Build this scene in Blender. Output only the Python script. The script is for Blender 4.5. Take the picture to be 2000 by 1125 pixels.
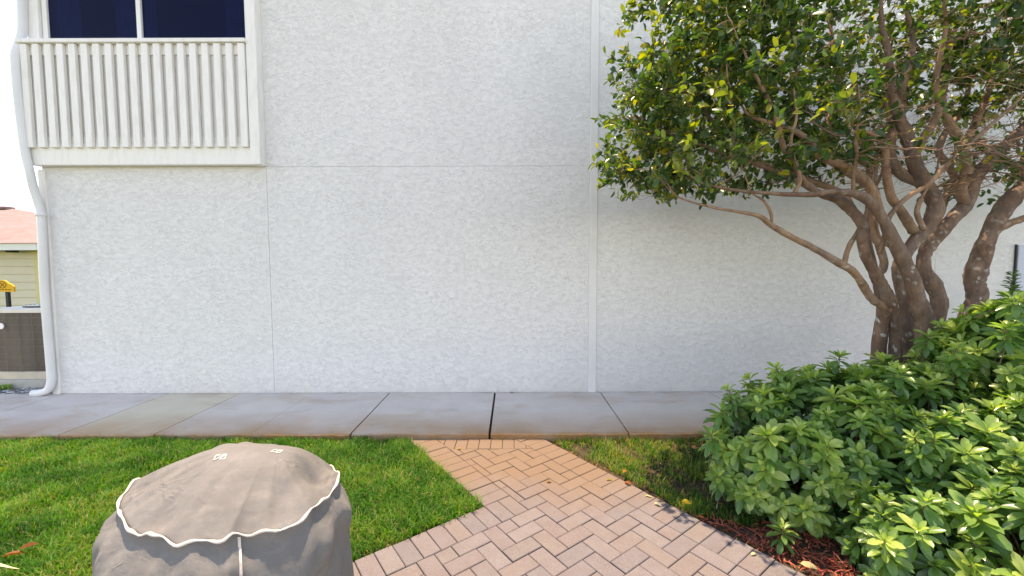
import bpy, bmesh, math, random
import numpy as np
from mathutils import Vector, Matrix

for o in list(bpy.data.objects):
    bpy.data.objects.remove(o, do_unlink=True)
SC = bpy.context.scene
COL = SC.collection
random.seed(7)
RNG = np.random.default_rng(7)
R = math.radians

# ------------------------------------------------------------------ camera, sky, sun, exposure
FPX, PITCH, ROLL, CAMH = 793.4, 0.05787, -0.003146, 1.555
cam_d = bpy.data.cameras.new('camera')
cam_d.sensor_width = 36.0
cam_d.lens = 36.0 * FPX / 2000.0
cam_d.clip_start = 0.05
cam_d.clip_end = 2000.0
cam = bpy.data.objects.new('camera', cam_d)
COL.objects.link(cam)
cp, sp, cr, sr = math.cos(PITCH), math.sin(PITCH), math.cos(ROLL), math.sin(ROLL)
FW = Vector((0, cp, -sp))
R0 = Vector((1, 0, 0))
U0 = R0.cross(FW)
RT = R0 * cr + U0 * sr
UP = -R0 * sr + U0 * cr
CAMP = Vector((0, 0, CAMH))
m = Matrix((RT, UP, -FW)).transposed().to_4x4()
m.translation = CAMP
cam.matrix_world = m
SC.camera = cam

SUN_EL, SUN_AZ = 76.8, -28.0          # degrees; azimuth clockwise from +Y (over the roof)
w = bpy.data.worlds.new('World')
SC.world = w
w.use_nodes = True
nt = w.node_tree
bg = nt.nodes['Background']
sky = nt.nodes.new('ShaderNodeTexSky')
sky.sky_type = 'NISHITA'
sky.sun_disc = False
sky.sun_elevation = R(SUN_EL)
sky.sun_rotation = R(SUN_AZ)
sky.altitude = 5.0
sky.air_density = 0.75
sky.dust_density = 0.0
sky.ozone_density = 1.0
nt.links.new(sky.outputs[0], bg.inputs[0])
bg.inputs[1].default_value = 0.15

sd = bpy.data.lights.new('sun', 'SUN')
sd.energy = 2.0
sd.angle = R(0.5)
sd.color = (1.0, 0.97, 0.925)
sun = bpy.data.objects.new('sun', sd)
COL.objects.link(sun)
to_sun = Vector((math.sin(R(SUN_AZ)) * math.cos(R(SUN_EL)), math.cos(R(SUN_AZ)) * math.cos(R(SUN_EL)), math.sin(R(SUN_EL))))
sun.rotation_euler = to_sun.to_track_quat('Z', 'Y').to_euler()
sun.location = to_sun * 30

vs = SC.view_settings
vs.view_transform = 'Standard'
vs.look = 'None'
vs.gamma = 1.0
vs.use_curve_mapping = False
vs.exposure = 2.05
vs.use_white_balance = True
vs.white_balance_temperature = 10500
vs.white_balance_tint = 20
SC.render.engine = 'CYCLES'

# ------------------------------------------------------------------ helpers
def ray(px, py):
    return FW + RT * ((px - 1000.0) / FPX) - UP * ((py - 562.5) / FPX)

def at(px, py, Y):
    d = ray(px, py)
    return CAMP + d * (Y / d.y)

def gnd(px, py, z=0.0):
    d = ray(px, py)
    return CAMP + d * ((z - CAMH) / d.z)

def project(P):
    q = Vector(P) - CAMP
    dd = q.dot(FW)
    return 1000 + FPX * q.dot(RT) / dd, 562.5 - FPX * q.dot(UP) / dd, dd

def tag(o, label=None, cat=None, group=None, kind=None):
    if label: o['label'] = label
    if cat: o['category'] = cat
    if group: o['group'] = group
    if kind: o['kind'] = kind
    return o

def root(name, loc, label, cat, group=None):
    o = bpy.data.objects.new(name, None)
    o.empty_display_size = 0.1
    o.location = loc
    COL.objects.link(o)
    return tag(o, label, cat, group)

def link(name, me, parent=None, mat=None):
    """mesh given in world coordinates (or object with its own matrix)"""
    o = bpy.data.objects.new(name, me)
    COL.objects.link(o)
    if mat is not None and len(me.materials) == 0:
        me.materials.append(mat)
    if parent is not None:
        o.parent = parent
        o.matrix_parent_inverse = Matrix.Translation(-world_loc_inv(parent))
    return o

def world_loc_inv(p):
    # only root empties carry a location; parts below them sit at the world origin
    return Vector(p.location) if p.parent is None else Vector((0, 0, 0))

def mesh_obj(name, verts, faces, mat, parent=None, smooth=False):
    me = bpy.data.meshes.new(name)
    me.from_pydata([tuple(v) for v in verts], [], faces)
    me.update()
    if smooth:
        me.polygons.foreach_set('use_smooth', [True] * len(me.polygons))
    return link(name, me, parent, mat)

class MB:
    def __init__(self):
        self.v = []
        self.f = []
    def add(self, vs_, fs_):
        b = len(self.v)
        self.v += [tuple(p) for p in vs_]
        self.f += [tuple(i + b for i in f) for f in fs_]
        return self
    def box(self, x0, x1, y0, y1, z0, z1, c=0.0):
        """box with chamfered edges of size c"""
        if c <= 0:
            vs_ = [(x, y, z) for z in (z0, z1) for y in (y0, y1) for x in (x0, x1)]
            fs_ = [(0, 2, 3, 1), (4, 5, 7, 6), (0, 1, 5, 4), (2, 6, 7, 3), (0, 4, 6, 2), (1, 3, 7, 5)]
            return self.add(vs_, fs_)
        bm = bmesh.new()
        bmesh.ops.create_cube(bm, size=1.0)
        for v in bm.verts:
            v.co = Vector(((x0 + x1) / 2 + v.co.x * (x1 - x0), (y0 + y1) / 2 + v.co.y * (y1 - y0), (z0 + z1) / 2 + v.co.z * (z1 - z0)))
        bmesh.ops.bevel(bm, geom=bm.edges[:], offset=c, segments=1, affect='EDGES')
        bm.verts.index_update()
        self.add([v.co[:] for v in bm.verts], [[v.index for v in f.verts] for f in bm.faces])
        bm.free()
        return self
    def prism(self, poly, z0, z1, c=0.0, top=None):
        """poly: ccw xy list; chamfered top"""
        n = len(poly)
        if c > 0:
            cx = sum(p[0] for p in poly) / n
            cy = sum(p[1] for p in poly) / n
            ins = inset(poly, c)
            vs_ = [(x, y, z0) for x, y in poly] + [(x, y, z1 - c) for x, y in poly] + [(x, y, z1) for x, y in ins]
            fs_ = []
            for i in range(n):
                j = (i + 1) % n
                fs_ += [(i, j, n + j, n + i), (n + i, n + j, 2 * n + j, 2 * n + i)]
            fs_.append(tuple(range(2 * n, 3 * n)))
        else:
            vs_ = [(x, y, z0) for x, y in poly] + [(x, y, z1) for x, y in poly]
            fs_ = [(i, (i + 1) % n, n + (i + 1) % n, n + i) for i in range(n)]
            fs_.append(tuple(range(n, 2 * n)))
            fs_.append(tuple(range(n - 1, -1, -1)))
        return self.add(vs_, fs_)
    def tube(self, pts, rad, n=8, caps=True, jitter=0.0):
        P = [Vector(p) for p in pts]
        k = len(P)
        if not hasattr(rad, '__len__'):
            rad = [rad] * k
        T = []
        for i in range(k):
            a = P[max(i - 1, 0)]
            b = P[min(i + 1, k - 1)]
            t = (b - a)
            T.append(t.normalized() if t.length > 1e-9 else Vector((0, 0, 1)))
        ref = Vector((0, 0, 1)) if abs(T[0].z) < 0.9 else Vector((1, 0, 0))
        nrm = (ref - T[0] * ref.dot(T[0])).normalized()
        base = len(self.v)
        for i in range(k):
            nrm = nrm - T[i] * nrm.dot(T[i])
            nrm.normalize()
            bn = T[i].cross(nrm)
            for j in range(n):
                a = 2 * math.pi * j / n
                rr = rad[i] * (1 + jitter * (random.random() - 0.5) * 2)
                self.v.append(tuple(P[i] + nrm * (rr * math.cos(a)) + bn * (rr * math.sin(a))))
        for i in range(k - 1):
            for j in range(n):
                a = base + i * n + j
                b = base + i * n + (j + 1) % n
                self.f.append((a, b, b + n, a + n))
        if caps:
            self.f.append(tuple(base + j for j in range(n - 1, -1, -1)))
            self.f.append(tuple(base + (k - 1) * n + j for j in range(n)))
        return self
    def build(self, name, mat, parent=None, smooth=False):
        return mesh_obj(name, self.v, self.f, mat, parent, smooth)

def inset(poly, c):
    n = len(poly)
    out = []
    for i in range(n):
        p0 = Vector(poly[i - 1]); p1 = Vector(poly[i]); p2 = Vector(poly[(i + 1) % n])
        a = (p1 - p0).normalized(); b = (p2 - p1).normalized()
        na = Vector((-a.y, a.x)); nb = Vector((-b.y, b.x))
        d = na + nb
        den = 1 + na.dot(nb)
        q = p1 + d * (c / max(den, 0.35))
        out.append((q.x, q.y))
    return out

def clip(poly, nx, ny, d):
    """keep nx*x+ny*y <= d"""
    out = []
    n = len(poly)
    for i in range(n):
        a = poly[i]; b = poly[(i + 1) % n]
        da = nx * a[0] + ny * a[1] - d
        db = nx * b[0] + ny * b[1] - d
        if da <= 0: out.append(a)
        if (da < 0 < db) or (db < 0 < da):
            t = da / (da - db)
            out.append((a[0] + (b[0] - a[0]) * t, a[1] + (b[1] - a[1]) * t))
    return out

def area(poly):
    return 0.5 * sum(poly[i - 1][0] * poly[i][1] - poly[i][0] * poly[i - 1][1] for i in range(len(poly)))

def catmull(pts, sub=5):
    P = [np.array(p, float) for p in pts]
    P = [2 * P[0] - P[1]] + P + [2 * P[-1] - P[-2]]
    out = []
    for i in range(1, len(P) - 2):
        for k in range(sub):
            t = k / sub
            out.append(0.5 * ((2 * P[i]) + (-P[i - 1] + P[i + 1]) * t + (2 * P[i - 1] - 5 * P[i] + 4 * P[i + 1] - P[i + 2]) * t * t
                              + (-P[i - 1] + 3 * P[i] - 3 * P[i + 1] + P[i + 2]) * t ** 3))
    out.append(P[-2])
    return out

# ------------------------------------------------------------------ materials
class N:
    """tiny node builder"""
    def __init__(self, name, rough=0.6, spec=0.3):
        self.m = bpy.data.materials.new(name)
        self.m.use_nodes = True
        self.t = self.m.node_tree
        self.b = self.t.nodes['Principled BSDF']
        self.out = self.t.nodes['Material Output']
        self.b.inputs['Roughness'].default_value = rough
        self.b.inputs['Specular IOR Level'].default_value = spec
    def n(self, typ, **kw):
        x = self.t.nodes.new(typ)
        for k, v in kw.items():
            if k.startswith('_'):
                x.inputs[k[1:].replace('_', ' ')].default_value = v
            else:
                setattr(x, k, v)
        return x
    def l(self, a, b):
        self.t.links.new(a, b)
    def pos(self, scale=(1, 1, 1), rot=(0, 0, 0)):
        g = self.n('ShaderNodeNewGeometry')
        mp = self.n('ShaderNodeMapping')
        mp.inputs['Scale'].default_value = scale
        mp.inputs['Rotation'].default_value = rot
        self.l(g.outputs['Position'], mp.inputs['Vector'])
        return mp.outputs[0]
    def noise(self, vec, scale, detail=4, rough=0.55, dist=0.0):
        x = self.n('ShaderNodeTexNoise')
        x.inputs['Scale'].default_value = scale
        x.inputs['Detail'].default_value = detail
        x.inputs['Roughness'].default_value = rough
        x.inputs['Distortion'].default_value = dist
        self.l(vec, x.inputs['Vector'])
        return x.outputs[0]
    def ramp(self, fac, stops, interp='LINEAR'):
        x = self.n('ShaderNodeValToRGB')
        x.color_ramp.interpolation = interp
        e = x.color_ramp.elements
        while len(e) < len(stops): e.new(0.5)
        for k, (p, c) in enumerate(stops):
            e[k].position = p
            if not hasattr(c, '__len__'): c = (c, c, c)
            e[k].color = (c[0], c[1], c[2], 1)
        self.l(fac, x.inputs[0])
        return x.outputs[0]
    def mix(self, fac, a, b, mode='MIX'):
        x = self.n('ShaderNodeMix', data_type='RGBA', blend_type=mode)
        for s, v in ((0, fac), (6, a), (7, b)):
            if hasattr(v, 'is_linked') or isinstance(v, bpy.types.NodeSocket): self.l(v, x.inputs[s])
            elif s == 0: x.inputs[0].default_value = v
            else: x.inputs[s].default_value = (v[0], v[1], v[2], 1)
        return x.outputs[2]
    def math(self, op, a, b=0.0, clamp=False):
        x = self.n('ShaderNodeMath', operation=op, use_clamp=clamp)
        for s, v in ((0, a), (1, b)):
            if isinstance(v, bpy.types.NodeSocket): self.l(v, x.inputs[s])
            else: x.inputs[s].default_value = v
        return x.outputs[0]
    def sep(self, vec):
        x = self.n('ShaderNodeSeparateXYZ')
        self.l(vec, x.inputs[0])
        return x.outputs
    def color(self, c):
        if isinstance(c, bpy.types.NodeSocket): self.l(c, self.b.inputs['Base Color'])
        else: self.b.inputs['Base Color'].default_value = (c[0], c[1], c[2], 1)
    def bump(self, h, strength=0.3, dist=0.01):
        x = self.n('ShaderNodeBump')
        x.inputs['Strength'].default_value = strength
        x.inputs['Distance'].default_value = dist
        self.l(h, x.inputs['Height'])
        self.l(x.outputs[0], self.b.inputs['Normal'])
        return x

M = {}

def mk_plain(key, c, rough=0.6, spec=0.3, var=0.06, scale=6.0, bump=0.0, bscale=60):
    k = N(key, rough, spec)
    p = k.pos()
    a = k.noise(p, scale, 5)
    lo = [x * (1 - var) for x in c]; hi = [min(1, x * (1 + var)) for x in c]
    k.color(k.ramp(a, [(0.3, lo), (0.7, hi)]))
    if bump:
        k.bump(k.noise(p, bscale, 4), bump, 0.004)
    M[key] = k.m
    return k

def mk_stucco():
    k = N('stucco_paint', 0.75, 0.25)
    p = k.pos((1, 1, 1.9), (0, R(14), 0))
    # trowelled ridges: thin crests where a noise crosses mid value, broken up by a second noise
    a = k.noise(p, 27.0, 2.0, 0.45, 1.3)
    crest = k.math('SUBTRACT', 1.0, k.math('MULTIPLY', k.math('ABSOLUTE', k.math('SUBTRACT', a, 0.5)), 20.0), clamp=True)
    a2 = k.noise(k.pos((1.1, 1, 2.2), (0, R(-10), 0)), 38.0, 2.0, 0.45, 0.9)
    crest2 = k.math('SUBTRACT', 1.0, k.math('MULTIPLY', k.math('ABSOLUTE', k.math('SUBTRACT', a2, 0.52)), 22.0), clamp=True)
    plate = k.ramp(a, [(0.48, 0.0), (0.52, 1.0)])
    brk = k.ramp(k.noise(p, 13.0, 2), [(0.38, 0.35), (0.56, 1.0)])
    brk2 = k.ramp(k.noise(k.pos((1, 1, 1.5)), 15.0, 2), [(0.40, 0.3), (0.56, 1.0)])
    h = k.math('ADD', k.math('MULTIPLY', crest, 0.8), k.math('MULTIPLY', plate, 0.06))
    h = k.math('MULTIPLY', h, brk)
    h = k.math('ADD', h, k.math('MULTIPLY', k.math('MULTIPLY', crest2, 0.6), brk2))
    h = k.math('ADD', h, k.math('MULTIPLY', k.noise(k.pos(), 90.0, 3), 0.22))
    k.bump(h, 0.72, 0.0050)
    tone = k.noise(k.pos((0.8, 1, 0.35)), 1.6, 5, 0.6)
    c = k.ramp(tone, [(0.3, (0.80, 0.795, 0.785)), (0.7, (0.845, 0.84, 0.83))])
    # faint dirt near the foot of the wall
    z = k.sep(k.n('ShaderNodeNewGeometry').outputs['Position'])[2]
    foot = k.math('MULTIPLY', k.math('SUBTRACT', 1.0, k.math('DIVIDE', z, 0.35), clamp=True), k.noise(k.pos(), 9.0, 4))
    c = k.mix(k.math('MULTIPLY', foot, 0.45), c, (0.52, 0.49, 0.42))
    # faint rain streaks
    sk_ = k.ramp(k.noise(k.pos((6.0, 1, 0.25)), 2.2, 5, 0.65), [(0.55, 0.0), (0.75, 1.0)])
    c = k.mix(k.math('MULTIPLY', sk_, 0.10), c, (0.62, 0.60, 0.56))
    k.color(c)
    M['stucco'] = k.m
mk_stucco()

def mk_trim():
    k = N('white_trim_paint', 0.45, 0.4)
    a = k.noise(k.pos((3, 3, 0.6)), 7.0, 5, 0.65)
    c = k.ramp(a, [(0.25, (0.76, 0.735, 0.69)), (0.55, (0.86, 0.84, 0.81))])
    k.color(c)
    k.bump(k.noise(k.pos((1, 1, 0.15)), 60.0, 3), 0.12, 0.003)
    M['trim'] = k.m
mk_trim()
mk_plain('grey_joint', (0.5, 0.5, 0.49), 0.9, 0.1, 0.3, 20)
mk_plain('batten', (0.755, 0.75, 0.74), 0.7, 0.2, 0.04, 5, 0.15, 60)
mk_plain('dark_room', (0.05, 0.06, 0.09), 0.9, 0.1)
mk_plain('curtain', (0.62, 0.64, 0.68), 0.9, 0.1, 0.2)
mk_plain('downspout', (0.74, 0.74, 0.74), 0.35, 0.45, 0.05, 3)
mk_plain('siding', (0.66, 0.59, 0.45), 0.6, 0.3, 0.04, 2)
mk_plain('siding_trim', (0.66, 0.58, 0.30), 0.6, 0.3, 0.04, 2)
mk_plain('fascia', (0.80, 0.80, 0.78), 0.5, 0.3, 0.03, 2)
mk_plain('ac_cap', (0.66, 0.63, 0.56), 0.5, 0.4, 0.1, 5, 0.1, 80)
mk_plain('ac_base', (0.52, 0.47, 0.38), 0.6, 0.3, 0.12, 6)
mk_plain('pad_concrete', (0.42, 0.41, 0.38), 0.85, 0.2, 0.15, 9, 0.3, 60)
mk_plain('wire', (0.17, 0.145, 0.12), 0.4, 0.5, 0.1, 9)
mk_plain('black_metal', (0.02, 0.02, 0.02), 0.5, 0.4, 0.1)
mk_plain('white_plastic', (0.8, 0.8, 0.8), 0.4, 0.4, 0.02)
mk_plain('sign_yellow', (0.80, 0.42, 0.02), 0.5, 0.3, 0.04, 4)
mk_plain('sign_ink', (0.16, 0.05, 0.01), 0.6, 0.2, 0.05)
mk_plain('panel_grey', (0.50, 0.55, 0.66), 0.45, 0.4, 0.03)
mk_plain('edging', (0.028, 0.026, 0.025), 0.7, 0.3, 0.2, 8)

def mk_glass():
    k = N('tinted_window_glass', 0.04, 0.5)
    k.b.inputs['Base Color'].default_value = (0.006, 0.02, 0.10, 1)
    tr = k.n('ShaderNodeBsdfTransparent')
    tr.inputs[0].default_value = (0.24, 0.33, 0.50, 1)
    mx = k.n('ShaderNodeMixShader')
    mx.inputs[0].default_value = 0.80
    k.l(k.b.outputs[0], mx.inputs[1])
    k.l(tr.outputs[0], mx.inputs[2])
    k.l(mx.outputs[0], k.out.inputs[0])
    k.bump(k.noise(k.pos(), 1.6, 2), 0.06, 0.02)
    M['glass'] = k.m
mk_glass()

def mk_roof():
    k = N('roof_shingles', 0.9, 0.1)
    b = k.n('ShaderNodeTexBrick')
    b.inputs['Scale'].default_value = 1.0
    b.inputs['Brick Width'].default_value = 0.30
    b.inputs['Row Height'].default_value = 0.14
    b.inputs['Mortar Size'].default_value = 0.006
    b.inputs['Color1'].default_value = (0.33, 0.245, 0.24, 1)
    b.inputs['Color2'].default_value = (0.27, 0.19, 0.175, 1)
    b.inputs['Mortar'].default_value = (0.17, 0.115, 0.10, 1)
    k.l(k.pos(), b.inputs['Vector'])
    k.color(k.mix(0.5, b.outputs[0], k.ramp(k.noise(k.pos(), 4.0, 5), [(0.3, (0.23, 0.17, 0.165)), (0.7, (0.34, 0.255, 0.25))])))
    M['roof'] = k.m
mk_roof()

def mk_concrete():
    k = N('sidewalk_concrete', 0.6, 0.35)
    p = k.pos()
    a = k.noise(p, 2.2, 6, 0.6)
    info = k.n('ShaderNodeObjectInfo')
    c = k.ramp(a, [(0.3, (0.58, 0.52, 0.47)), (0.7, (0.70, 0.63, 0.57))])
    sp = k.noise(p, 160.0, 2)
    c = k.mix(0.25, c, k.ramp(sp, [(0.35, (0.32, 0.32, 0.32)), (0.65, (0.6, 0.59, 0.57))]))
    c = k.mix(k.math('MULTIPLY', info.outputs['Alpha'], 0.0), c, c)
    tint = k.n('ShaderNodeAttribute', attribute_type='OBJECT', attribute_name='pale')
    c = k.mix(k.math('MULTIPLY', tint.outputs['Fac'], 0.8), c, (0.60, 0.54, 0.40))
    # iron stain left by sprinkler water along the outer edge
    y = k.sep(p)[1]
    st = k.math('SUBTRACT', 1.0, k.math('DIVIDE', k.math('SUBTRACT', y, 3.55), 0.6), clamp=True)
    st = k.math('MULTIPLY', k.math('POWER', st, 1.15), k.ramp(k.noise(p, 2.6, 5), [(0.3, 0.45), (0.6, 1.0)]))
    c = k.mix(k.math('MULTIPLY', st, 0.9), c, (0.42, 0.21, 0.085))
    lip = k.math('SUBTRACT', 1.0, k.math('DIVIDE', k.math('SUBTRACT', y, 3.545), 0.03), clamp=True)
    c = k.mix(k.math('MULTIPLY', lip, k.ramp(k.noise(p, 22.0, 4), [(0.3, 0.55), (0.6, 1.0)])), c, (0.30, 0.15, 0.055))
    # damp smudges and hairline marks
    d = k.ramp(k.noise(k.pos((1, 2.2, 1)), 5.0, 6, 0.7, 0.6), [(0.62, 0.0), (0.72, 1.0)])
    c = k.mix(k.math('MULTIPLY', d, 0.34), c, (0.16, 0.14, 0.125))
    rus = k.ramp(k.noise(k.pos((0.7, 1.5, 1)), 1.7, 5, 0.6, 0.4), [(0.5, 0.0), (0.72, 1.0)])
    c = k.mix(k.math('MULTIPLY', rus, 0.65), c, (0.42, 0.30, 0.20))
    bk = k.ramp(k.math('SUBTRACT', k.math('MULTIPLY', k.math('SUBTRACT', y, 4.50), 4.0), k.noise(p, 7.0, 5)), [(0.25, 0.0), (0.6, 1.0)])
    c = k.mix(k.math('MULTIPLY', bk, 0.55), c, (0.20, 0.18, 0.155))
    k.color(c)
    k.l(k.ramp(k.noise(p, 3.0, 4), [(0.35, 0.42), (0.65, 0.75)]), k.b.inputs['Roughness'])
    k.bump(k.math('ADD', k.math('MULTIPLY', sp, 0.4), k.noise(p, 30, 4)), 0.25, 0.004)
    M['concrete'] = k.m
mk_concrete()

def mk_paver():
    k = N('clay_paver', 0.8, 0.25)
    p = k.pos()
    info = k.n('ShaderNodeObjectInfo')
    c = k.ramp(info.outputs['Random'], [(0.0, (0.35, 0.235, 0.20)), (0.18, (0.40, 0.275, 0.215)), (0.36, (0.36, 0.265, 0.235)), (0.52, (0.41, 0.315, 0.275)),
                                         (0.70, (0.36, 0.25, 0.22)), (0.90, (0.30, 0.24, 0.225)), (1.0, (0.41, 0.285, 0.21))])
    sp = k.noise(p, 170.0, 2, 0.7)
    c = k.mix(0.28, c, k.ramp(sp, [(0.35, (0.16, 0.10, 0.085)), (0.5, (0.36, 0.27, 0.24)), (0.66, (0.62, 0.55, 0.52))]))
    c = k.mix(0.28, c, k.ramp(k.noise(p, 11.0, 5), [(0.3, (0.30, 0.21, 0.18)), (0.7, (0.45, 0.36, 0.32))]))
    # rust tint washed over the pavers next to the sidewalk
    y = k.sep(p)[1]
    st = k.math('DIVIDE', k.math('SUBTRACT', k.math('ADD', y, k.math('MULTIPLY', k.noise(p, 2.0, 3), 0.5)), 2.65), 0.55, clamp=True)
    c = k.mix(k.math('MULTIPLY', st, 0.66), c, (0.42, 0.22, 0.10))
    c = k.mix(1.0, c, (0.465, 0.54, 0.615), 'MULTIPLY')
    k.color(c)
    k.bump(k.math('ADD', k.math('MULTIPLY', sp, 0.6), k.noise(p, 45.0, 4)), 0.5, 0.004)
    M['paver'] = k.m
mk_paver()

def mk_soil():
    k = N('soil', 0.95, 0.1)
    p = k.pos()
    c = k.ramp(k.noise(p, 18.0, 6, 0.7), [(0.3, (0.030, 0.022, 0.015)), (0.55, (0.075, 0.055, 0.036)), (0.75, (0.13, 0.10, 0.062))])
    far = k.ramp(k.noise(p, 3.0, 6, 0.7), [(0.3, (0.028, 0.055, 0.012)), (0.7, (0.065, 0.10, 0.025))])
    dist = k.n('ShaderNodeVectorMath', operation='LENGTH')
    k.l(p, dist.inputs[0])
    f = k.math('DIVIDE', k.math('SUBTRACT', dist.outputs['Value'], 5.5), 3.0, clamp=True)
    k.color(k.mix(f, c, far))
    k.bump(k.noise(p, 40.0, 5), 0.6, 0.02)
    M['soil'] = k.m
mk_soil()
mk_plain('sand', (0.07, 0.056, 0.047), 0.95, 0.1, 0.4, 60, 0.4, 90)

def mk_leafy(key, stops, transl, rough, spec, gain=1.0, att='tone'):
    k = N(key, rough, spec)
    a = k.n('ShaderNodeAttribute', attribute_name=att)
    c = k.ramp(a.outputs['Fac'], stops)
    c = k.mix(0.3, c, k.mix(1.0, c, k.ramp(k.noise(k.pos(), 25.0, 3), [(0.3, 0.55), (0.7, 1.35)]), 'MULTIPLY'))
    k.color(c)
    t = k.n('ShaderNodeBsdfTranslucent')
    tc = k.mix(1.0, c, (1.5 * gain, 1.7 * gain, 0.55 * gain), 'MULTIPLY')
    k.l(tc, t.inputs[0])
    mx = k.n('ShaderNodeMixShader')
    mx.inputs[0].default_value = transl
    k.l(k.b.outputs[0], mx.inputs[1])
    k.l(t.outputs[0], mx.inputs[2])
    k.l(mx.outputs[0], k.out.inputs[0])
    M[key] = k.m
    return k
mk_leafy('grass_blade', [(0.0, (0.016, 0.080, 0.012)), (0.45, (0.040, 0.18, 0.022)), (0.8, (0.115, 0.285, 0.040)), (0.9, (0.22, 0.23, 0.05)), (1.0, (0.36, 0.28, 0.14))], 0.42, 0.55, 0.25)
mk_leafy('shrub_leaf', [(0.0, (0.046, 0.12, 0.042)), (0.40, (0.105, 0.24, 0.072)), (0.72, (0.23, 0.38, 0.095)), (1.0, (0.46, 0.56, 0.17))], 0.42, 0.26, 0.55)
mk_leafy('tree_leaf', [(0.0, (0.022, 0.062, 0.028)), (0.40, (0.058, 0.125, 0.034)), (0.70, (0.17, 0.215, 0.036)), (0.90, (0.34, 0.34, 0.045)), (1.0, (0.48, 0.36, 0.03))], 0.42, 0.30, 0.5)
mk_leafy('dry_leaf', [(0.0, (0.14, 0.035, 0.012)), (0.4, (0.30, 0.10, 0.025)), (0.7, (0.52, 0.36, 0.04)), (1.0, (0.70, 0.64, 0.42))], 0.25, 0.6, 0.3)
mk_leafy('mulch_chip', [(0.0, (0.16, 0.03, 0.024)), (0.5, (0.40, 0.08, 0.055)), (0.85, (0.52, 0.15, 0.10)), (1.0, (0.60, 0.36, 0.22))], 0.0, 0.85, 0.15)
mk_leafy('stone', [(0.0, (0.16, 0.16, 0.16)), (0.6, (0.42, 0.42, 0.43)), (1.0, (0.62, 0.62, 0.62))], 0.0, 0.8, 0.2)

def mk_bark(key, stops):
    k = N(key, 0.8, 0.2)
    p = k.pos()
    c = k.ramp(k.noise(k.pos((1, 1, 0.5)), 16.0, 6, 0.65), stops)
    c = k.mix(k.ramp(k.noise(p, 3.0, 3), [(0.4, 0.0), (0.7, 0.6)]), c, (0.16, 0.13, 0.115))
    v = k.n('ShaderNodeTexVoronoi', feature='F1')
    v.inputs['Scale'].default_value = 19.0
    k.l(k.mix(0.12, p, k.n('ShaderNodeTexNoise').outputs['Color']), v.inputs['Vector'])
    spot = k.ramp(v.outputs['Distance'], [(0.22, 1.0), (0.34, 0.0)])
    sel = k.ramp(k.noise(p, 5.0, 4), [(0.44, 0.0), (0.54, 1.0)])
    z = k.sep(p)[2]
    low = k.math('SUBTRACT', 1.0, k.math('DIVIDE', k.math('SUBTRACT', z, 1.35), 0.9), clamp=True)
    c = k.mix(k.math('MULTIPLY', k.math('MULTIPLY', spot, sel), k.math('MULTIPLY', low, 0.85)), c, (0.50, 0.49, 0.44))
    k.color(c)
    k.bump(k.math('ADD', k.noise(k.pos((1, 1, 0.22)), 42.0, 6, 0.7, 0.5), k.math('MULTIPLY', k.noise(p, 110.0, 3), 0.3)), 0.8, 0.014)
    M[key] = k.m
mk_bark('bark', [(0.3, (0.115, 0.064, 0.048)), (0.5, (0.225, 0.135, 0.095)), (0.72, (0.36, 0.25, 0.18))])
mk_bark('twig_bark', [(0.3, (0.20, 0.115, 0.070)), (0.5, (0.34, 0.205, 0.13)), (0.72, (0.46, 0.31, 0.21))])

def mk_fabric():
    k = N('grill_cover_canvas', 0.85, 0.25)
    p = k.pos()
    c = k.ramp(k.noise(p, 4.5, 6, 0.6), [(0.3, (0.185, 0.180, 0.172)), (0.7, (0.25, 0.245, 0.235))])
    dust = k.ramp(k.noise(k.pos((1, 1, 2)), 14.0, 5, 0.7), [(0.52, 0.0), (0.75, 1.0)])
    c = k.mix(k.math('MULTIPLY', dust, 0.25), c, (0.45, 0.43, 0.40))
    k.color(c)
    wv = k.noise(p, 380.0, 2)
    crease = k.noise(k.pos((1, 1.6, 1), (0, 0, R(25))), 8.0, 4, 0.5, 0.5)
    rn = k.noise(k.pos((1, 1.3, 0.8), (0, 0, R(-20))), 6.5, 3, 0.5, 0.9)
    sharp = k.math('SUBTRACT', 1.0, k.math('MULTIPLY', k.math('ABSOLUTE', k.math('SUBTRACT', rn, 0.5)), 16.0), clamp=True)
    sharp = k.math('MULTIPLY', sharp, k.ramp(k.noise(p, 4.0, 3), [(0.45, 0.0), (0.6, 0.45)]))
    k.bump(k.math('ADD', k.math('ADD', k.math('MULTIPLY', wv, 0.10), crease), sharp), 0.55, 0.02)
    t = k.n('ShaderNodeBsdfTranslucent')
    t.inputs[0].default_value = (0.20, 0.13, 0.10, 1)
    mx = k.n('ShaderNodeMixShader')
    mx.inputs[0].default_value = 0.18
    k.l(k.b.outputs[0], mx.inputs[1]); k.l(t.outputs[0], mx.inputs[2]); k.l(mx.outputs[0], k.out.inputs[0])
    M['fabric'] = k.m
mk_fabric()
mk_plain('piping', (0.66, 0.60, 0.54), 0.7, 0.2, 0.2, 25)
mk_plain('print_white', (0.72, 0.71, 0.68), 0.7, 0.2, 0.05)
mk_plain('tag_orange', (0.55, 0.24, 0.09), 0.7, 0.2, 0.1)

def mk_ac():
    k = N('condenser_coil', 0.55, 0.4)
    s = k.sep(k.pos())
    fins = k.math('SINE', k.math('MULTIPLY', k.math('ADD', s[0], s[1]), 420.0))
    k.color(k.ramp(k.math('ADD', k.math('MULTIPLY', fins, 0.3), k.noise(k.pos((1, 1, 0.2)), 6.0, 3)), [(0.2, (0.05, 0.042, 0.036)), (0.9, (0.13, 0.11, 0.09))]))
    M['coil'] = k.m
mk_ac()

# ------------------------------------------------------------------ the setting
WY = 4.74           # wall plane
KY = 3.55           # sidewalk front edge
KZ = 0.045          # sidewalk top
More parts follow.
